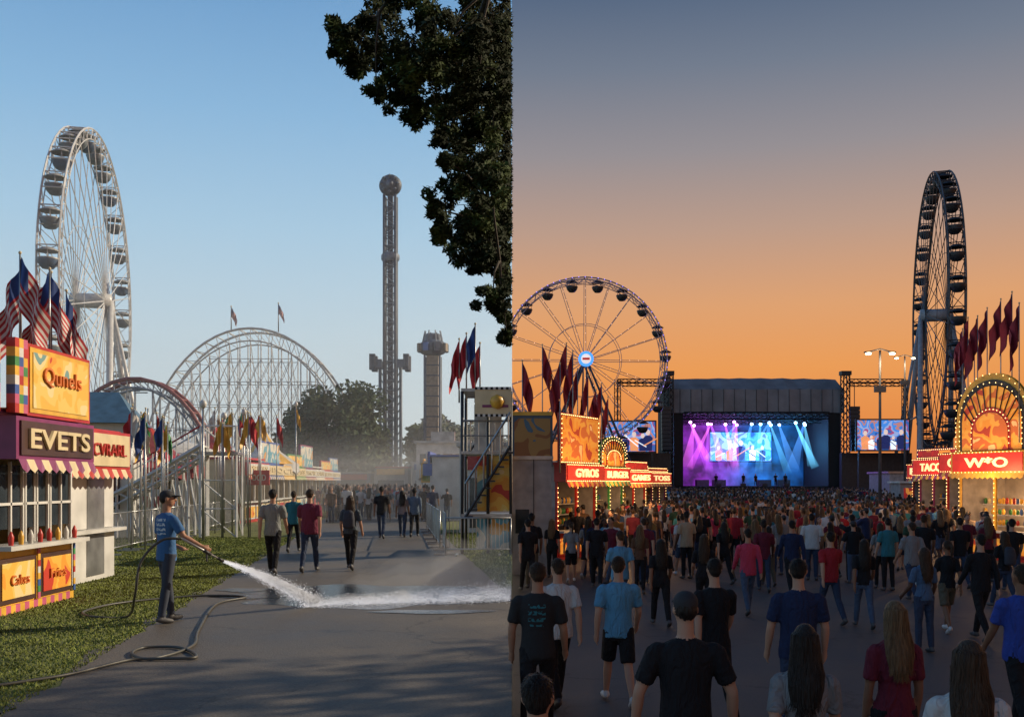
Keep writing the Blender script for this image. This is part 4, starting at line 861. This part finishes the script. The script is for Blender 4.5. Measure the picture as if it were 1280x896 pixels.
for (px,d,top) in((254,33,505),(280,38,520),(370,60,505),(305,44,515)):
    mb=MB(); mb.tube([(0,0,0),(0,0,Z(top,d)-LZ)],[.05,.035],GALV,6); mb.ell((0,0,Z(top,d)-LZ),(.12,.12,.15),WHITE,None,8,6); mb.obj('lamp_post',CL,(X(px,d),d,LZ))

# ---------------------------------------------------------------- evening side
mb=MB(); PLW=mat('trailer_panel',(.28,.27,.29),.5); mb.b2(.01,1.15,0,3,0,3.35,PLW); mb.b2(.01,1.2,-.06,3.1,3.35,3.45,GALV); mb.b2(.62,.64,-.02,-.003,0,3.35,DARK); mb.b2(.1,.5,-.03,-.003,1.2,1.9,GLASS); mb.b2(1.153,1.17,.4,1.4,.2,2.3,GALV); mb.obj('service_trailer',CR,(0,29,0))
a65=math.radians(62)
bs=[booth('food_stand',CR,1.55,34.0,0,a65,3.3,1.7,2.9,1.75,RED,RED,LARTY,True,'GYROS',wall=PLW,bh=2.7,wide_txt=.6),
 booth('food_stand',CR,3.5,41.5,0,a65,3.0,2.0,2.9,1.3,GREEN,GREEN,LARTY,True,'BURGER',arch=True,wall=PLW,bh=2.7),
 booth('game_stall',CR,5.3,48,0,a65,3.2,2,2.9,.5,RED,RED,LARTR,True,'GAMES',wall=PLW,bh=2.6),
 booth('game_stall',CR,7.5,56,0,a65,3.4,2,2.9,.3,PURP,RED,LARTR,True,'TOSS',wall=PLW,bh=2.6)]
mb=MB(); mb.b2(.01,1.35,0,.15,3.0,4.7,mat('sign_dusk_blue',(.06,.1,.14),.5)); mb.b2(.08,1.27,-.03,-.003,3.1,4.6,art('dusk_mural',[(.04,.08,.14),(.25,.1,.03),(.35,.2,.06),(.06,.14,.2)],1.3,0,4)); mb.b2(.01,1.35,-.03,-.003,4.7,4.82,YEL); mb.b2(.2,.3,.0,.1,0,3.0,GALV); mb.b2(1.2,1.3,.0,.1,0,3.0,GALV); mb.obj('billboard_sign',CR,(.0,33.0,.2))
for b in bs:
    for ch in list(b.children): clip(ch,1)
def rb(name,xn,yn,w,ang,**k):
    a=math.radians(ang); return booth(name,CR,xn-w*math.cos(a),yn-w*math.sin(a),0,a,w,2.2,2.9,lit=True,wall=PLW,**k)
rb('game_stall',17.25,33.0,3.1,-69,bill=2.7,accent=YEL,panel=RED,artm=LARTY,txt='W*O',arch=True,sh=.75,bh=3.0,wide_txt=.6,base=RED)
rb('food_stand',19.2,39.5,3.2,-80,bill=.0,accent=RED,panel=RED,artm=LARTR,txt='GRILL',sh=.8,bh=3.1,wide_txt=.6)
rb('food_stand',20.8,46.0,3.4,-80,bill=.5,accent=PURP,panel=RED,artm=LARTR,txt='TACOS',sh=.8,bh=3.0,wide_txt=.6)
rb('game_stall',23.8,54,3.6,-80,bill=.0,accent=RED,panel=RED,artm=LARTR,txt='RING',sh=.8,bh=2.9)
mb=MB(); mb.b2(0,9,0,6,0,3.6,PLW); mb.b2(-.2,9.2,-.2,6.2,3.6,3.8,GALV); mb.b2(1,3,-.04,-.003,.2,2.4,GLASS); mb.b2(4,5.2,-.04,-.003,1,2.2,BULB); mb.obj('service_building',CR,(X(1112,105),105,0))
for (px,d) in((1150,80),(1185,68)): 
    mb=MB(); mb.b2(-1.6,1.6,0,2,0,2.6,PLW); mb.b2(-1.8,1.8,-.4,2.2,2.6,2.75,WHITE); mb.b2(-1.3,1.3,-.03,-.003,1,2.2,LARTR); mb.obj('ticket_booth',CR,(X(px,d),d,0))
# stage
S0=140.0; sc=S0/F; cx=X(944,S0); root=empty('concert_stage',CR,(cx,S0,0)); mb=MB()
hwS=212*sc/2; op=181*sc/2; zr0=Z(518,S0); zr1=Z(486,S0); zr2=Z(470,S0); dk=2.1
ROOF=mat('stage_roof_fabric',(.17,.18,.20),.6,var=.3,scale=.4); FAS=mat('stage_fascia',(.07,.075,.09),.7)
mb.b2(-hwS,hwS,0,12,0,dk,BLACK)
mb.b2(-hwS,-op,-.3,12,dk,zr1,BLACK); mb.b2(op,hwS,-.3,12,dk,zr1,BLACK); mb.b2(-op,op,11.6,12,dk,zr1,BLACK); mb.b2(-op,op,-.3,11.5,zr0,zr1,FAS)
n=16; vs=[];fs=[]
for i in range(n+1):
    x=-hwS-.3+(2*hwS+.6)*i/n
    for (y,z) in((-.6,zr0+.2),(-.5,zr1-.1),(3,zr2-.15+.15*math.sin(i*math.pi/n)),(8,zr2-.1),(12.3,zr1)): vs.append((x,y+.1*math.sin(i*2.2),z+.05*math.sin(i*3)))
for i in range(n):
    for j in range(4): a=i*5+j; fs.append((a,a+5,a+6,a+1))
mb.add(vs,fs,ROOF)
for i in range(n+1): x=-hwS-.3+(2*hwS+.6)*i/n; mb.beam((x,-.75,zr0+.2),(x,-.65,zr1-.1),.04,DARK)
def truss(mb,a,b,w,m,r=.06,seg=1.0):
    a=Vector(a);b=Vector(b); D=(b-a); t=D.normalized(); p=t.orthogonal().normalized(); q=t.cross(p); c=[(p+q)*w/2,(p-q)*w/2,(-p-q)*w/2,(-p+q)*w/2]
    for o in c: mb.beam(a+o,b+o,r,m)
    n=max(1,int(D.length/seg))
    for i in range(n):
        s0=a.lerp(b,i/n); s1=a.lerp(b,(i+1)/n)
        for k in range(4): mb.beam(s0+c[k],s1+c[(k+1)%4],r*.7,m)
for x in(-hwS-.4,hwS+.4):
    truss(mb,(x,-1,0),(x,-1,Z(466,S0)),.9,DARK,.09); mb.b2(x-.7,x+.7,-1.6,-.4,Z(470,S0),Z(465,S0),DARK)
truss(mb,(-op,-.9,zr0-.2),(op,-.9,zr0-.2),.7,DARK,.07)
for yy in(3,7): truss(mb,(-op,yy,zr0-.6),(op,yy,zr0-.6),.6,DARK,.06)
for x in(-6,-3.5,3.2,6): mb.b2(x-.9,x+.9,7,8.5,dk,dk+.9,DARK)
for x in(-5,-1.5,1.5,4.6): mb.b2(x-.35,x+.35,.6,1.1,dk,dk+.35,DARK)
mb.obj('stage_frame',CR,parent=root)
def backdrop():  # violet-to-blue stage light painted on the back wall as emission
    m=bpy.data.materials.new('stage_glow_backdrop'); m.use_nodes=True; nt=m.node_tree; N=nt.nodes; L=nt.links; b=N['Principled BSDF']; b.inputs['Base Color'].default_value=(.02,.02,.02,1)
    tc=N.new('ShaderNodeTexCoord'); s=N.new('ShaderNodeSeparateXYZ'); L.new(tc.outputs['Object'],s.inputs[0]); mr=N.new('ShaderNodeMapRange'); mr.inputs[1].default_value=-10; mr.inputs[2].default_value=10; L.new(s.outputs['X'],mr.inputs[0])
    r=N.new('ShaderNodeValToRGB'); e=r.color_ramp.elements; st=[(0,(.06,.0,.18)),(.22,(.40,.03,.75)),(.4,(.22,.08,.8)),(.6,(.02,.2,.85)),(.8,(.01,.16,.6)),(1,(.0,.04,.2))]
    for i,(p,c) in enumerate(st): el=e[i] if i<2 else e.new(p); el.position=p; el.color=(*c,1)
    nz=N.new('ShaderNodeTexNoise'); nz.inputs['Scale'].default_value=.35; nz.inputs['Detail'].default_value=3; L.new(tc.outputs['Object'],nz.inputs['Vector']); m2=N.new('ShaderNodeMapRange'); m2.inputs[1].default_value=.35; m2.inputs[2].default_value=.7; m2.inputs[3].default_value=.12; m2.inputs[4].default_value=1.2; L.new(nz.outputs['Fac'],m2.inputs[0])
    L.new(mr.outputs[0],r.inputs['Fac']); L.new(r.outputs['Color'],b.inputs['Emission Color']); L.new(m2.outputs[0],b.inputs['Emission Strength']); return m
mb=MB(); mb.b2(-op+.1,op-.1,11.3,11.5,dk,zr0-.2,backdrop()); mb.obj('stage_glow_backdrop',CR,parent=root)
SCR=art('stage_screen_picture',[(.02,.12,.5),(.04,.3,.75),(.08,.45,.85),(.04,.3,.8),(.25,.55,.9),(.1,.2,.7)],.5,1.0,2,.6)
SC2=art('led_screen_picture',[(.02,.08,.35),(.05,.2,.6),(.5,.22,.2),(.06,.26,.75),(.3,.4,.7),(.4,.08,.2),(.05,.12,.4)],.6,.85,7,.4)
FIG=mat('figure_on_screen_light',(.8,.6,.5),em=(.8,.62,.55),es=.8); FIG2=mat('figure_on_screen_dark',(.02,.03,.1),em=(.02,.03,.15),es=.6); FIG3=mat('figure_on_screen_warm',(.8,.3,.1),em=(.9,.35,.15),es=.8); FIG4=mat('figure_on_screen_white',(.8,.8,.8),em=(.8,.9,1),es=1)
def screen_figs(mb,x0,x1,y,z0,z1,n):
    """musicians shown on the led screen: heads, shoulders, arms and guitars as raised flat shapes"""
    for i in range(n):
        x=x0+(x1-x0)*(i+.5)/n+random.uniform(-.2,.2); h=(z1-z0)*random.uniform(.5,.85); m=random.choice([FIG4,FIG2,FIG3,FIG2]); w_=h*.15; f=lambda *p:[(a,y-.02-.004*i,b) for a,b in p]
        mb.add(f((x-w_*1.1,z0+.05),(x+w_*1.1,z0+.05),(x+w_*1.35,z0+h*.55),(x+w_*.5,z0+h*.64),(x-w_*.5,z0+h*.64),(x-w_*1.35,z0+h*.55)),[tuple(range(6))],m)
        mb.add([(x+w_*.62*math.cos(t),y-.03-.004*i,z0+h*.77+h*.12*math.sin(t)) for t in [j*math.pi/6 for j in range(12)]],[tuple(range(12))],FIG)
        s=random.choice([-1,1]); mb.beam((x-s*w_*1.2,y-.06,z0+h*.22),(x+s*w_*2.6,y-.06,z0+h*random.uniform(.4,.7)),w_*.16,random.choice([FIG3,FIG4,FIG2]))
mb=MB(); a,b,zz0,zz1=X(905,S0)-cx,X(986,S0)-cx,Z(574,S0),Z(536,S0); mb.b2(a,b,9.5,9.7,zz0,zz1,SCR); mb.b2(a-.2,b+.2,9.75,9.9,zz0-.2,zz1+.2,DARK); screen_figs(mb,a+.5,b-.5,9.5,zz0,zz1,5); mb.obj('video_screen',CR,parent=root)
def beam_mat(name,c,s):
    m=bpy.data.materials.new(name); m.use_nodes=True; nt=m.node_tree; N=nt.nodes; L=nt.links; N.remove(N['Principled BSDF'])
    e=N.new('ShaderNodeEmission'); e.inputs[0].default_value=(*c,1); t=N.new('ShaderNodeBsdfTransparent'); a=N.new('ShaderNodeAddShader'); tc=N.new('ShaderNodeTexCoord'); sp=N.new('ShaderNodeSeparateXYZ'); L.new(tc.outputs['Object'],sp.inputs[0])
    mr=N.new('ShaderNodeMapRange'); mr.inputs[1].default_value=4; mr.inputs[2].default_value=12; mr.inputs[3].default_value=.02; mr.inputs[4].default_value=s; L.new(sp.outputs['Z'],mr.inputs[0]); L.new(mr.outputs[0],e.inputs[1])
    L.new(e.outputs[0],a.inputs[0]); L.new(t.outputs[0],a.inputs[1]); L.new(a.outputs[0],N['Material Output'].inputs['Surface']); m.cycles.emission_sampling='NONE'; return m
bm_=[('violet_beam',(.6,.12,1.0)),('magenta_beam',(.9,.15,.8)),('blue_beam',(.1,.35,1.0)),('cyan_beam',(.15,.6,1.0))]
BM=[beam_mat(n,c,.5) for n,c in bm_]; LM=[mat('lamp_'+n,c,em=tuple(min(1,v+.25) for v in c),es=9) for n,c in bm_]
mb=MB(); ml=MB()
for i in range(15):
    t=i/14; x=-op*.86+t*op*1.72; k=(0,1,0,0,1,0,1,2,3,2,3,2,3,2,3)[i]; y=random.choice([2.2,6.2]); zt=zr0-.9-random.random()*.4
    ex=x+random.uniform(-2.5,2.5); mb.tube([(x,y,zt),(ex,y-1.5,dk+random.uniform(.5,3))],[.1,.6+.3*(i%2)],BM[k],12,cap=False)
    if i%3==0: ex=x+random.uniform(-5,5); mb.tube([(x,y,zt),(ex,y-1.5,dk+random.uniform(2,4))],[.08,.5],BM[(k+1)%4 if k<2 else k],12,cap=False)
    ml.ell((x,y-.2,zt),(.22,.2,.2),LM[k],None,8,6); ml.box((x,y+.1,zt+.35),(.4,.3,.4),DARK)
mb.obj('beam_glow_cones',CR,parent=root); ml.obj('stage_lights',CR,parent=root)  # glowing see-through cones stand in for lamp light in haze
for x,y,z,en,c in((-6,4,8,1000,(.7,.1,1)),(-2,4,8,1000,(.5,.3,1)),(3,4,8,1000,(.1,.4,1)),(7,4,8,1000,(.1,.5,1))):
    l=bpy.data.lights.new('stage_light','POINT'); l.energy=en; l.color=c; l.shadow_soft_size=.4; o=bpy.data.objects.new('stage_lamp',l); CR.objects.link(o); o.location=(x,y,z); o.parent=root
for i,(x,y) in enumerate(((-5,2.5),(-1.2,2),(.6,2.2),(3.4,2),(5.2,3.5))): put(LO[['m1','m2','f1','m4','m2'][i]],'performer',CR,x,y,dk,1.8,math.pi,BK,.1,root)
mb=MB()
for (p0,p1,ty) in((770,838,480),(1054,1124,480)):
    truss(mb,(X(p0,S0),S0-2,Z(ty,S0)),(X(p1,S0),S0-2,Z(ty,S0)),.7,DARK,.07); 
    px=p0 if p0<900 else p1; truss(mb,(X(px,S0),S0-2,0),(X(px,S0),S0-2,Z(ty-4,S0)),.6,DARK,.06)
mb.obj('scaffold_truss',CR)
for px in(829,1060):
    mb=MB()
    for i in range(11):
        t=i/10; mb.box((0,-.5*t*t,Z(512,S0)-i*.56),(1.3,.8,.5),DARK,Matrix.Rotation(-.25*t,3,'X'))
    mb.beam((0,0,Z(512,S0)+.2),(0,0,Z(482,S0)),.06,DARK); mb.obj('speaker_array',CR,(X(px,S0),S0-2.6,0))
for (p0,p1,t0,b0) in((757,819,527,564),(1072,1136,525,562)):
    mb=MB(); d=134; a=X(p0,d);b=X(p1,d); hh=Z(t0,d)-Z(b0,d); mb.b2(0,b-a,0,.1,0,hh,SC2); screen_figs(mb,.4,b-a-.4,0,0,hh,6); mb.b2(-.2,b-a+.2,.12,.5,-.2,hh+.2,DARK)
    for x in(.3,b-a-.3): mb.b2(x-.12,x+.12,.2,.45,-Z(b0,d),-.2,DARK)
    mb.obj('video_screen',CR,(a,d,Z(b0,d)))
mb=MB(); mb.b2(X(775,138),X(838,138),138,139,0,Z(566,138),DARK); mb.b2(X(1052,138),X(1140,138),138,139,0,Z(566,138),DARK); mb.obj('stage_fence',CR)
LL=mat('lamp_glow',(1,.9,.7),em=(1.0,.78,.45),es=10)
LPM=mat('dusk_lamp_pole',(.08,.08,.09),.5)
for (px,d,top) in((1100,62,438),(1131,90,445)):
    mb=MB(); h=Z(top,d); mb.tube([(0,0,0),(0,0,h)],[.12,.07],LPM,8); mb.tube([(-.75,0,h-.1),(0,0,h+.1),(.75,0,h-.1)],.04,LPM,6)
    mb.tube([(0,0,0),(0,0,.5)],[.25,.2],LPM,8)
    for s_ in(-.75,.75): mb.ell((s_,0,h-.12),(.28,.16,.08),LPM,None,10,6); mb.ell((s_,-.04,h-.2),(.19,.15,.09),LL,None,10,6)
    mb.b2(-.35,.35,-.1,.1,h-2.6,h-2.2,LPM)
    o=mb.obj('street_lamp',CR,(X(px,d),d,0)); l=bpy.data.lights.new('lamp_bulb','POINT'); l.energy=160; l.color=(1,.75,.45); l.shadow_soft_size=.2; q=bpy.data.objects.new('lamp_bulb',l); CR.objects.link(q); q.location=(0,-.5,h-.6); q.parent=o
for (x,y,z,e) in((3.6,33.6,2.5,220),(5.2,41.4,2.5,200),(7.0,48,2.5,180),(15.4,33.6,2.8,220),(17.2,39.6,2.7,170),(18.8,46.5,2.7,160),(17.9,35.0,1.9,100)):
    l=bpy.data.lights.new('booth_light','POINT'); l.energy=e; l.color=(1,.55,.22); l.shadow_soft_size=.5; o=bpy.data.objects.new('booth_lamp',l); CR.objects.link(o); o.location=(x,y,z)
print('objects',len(bpy.data.objects),'tris',sum(len(m.polygons) for m in bpy.data.meshes))
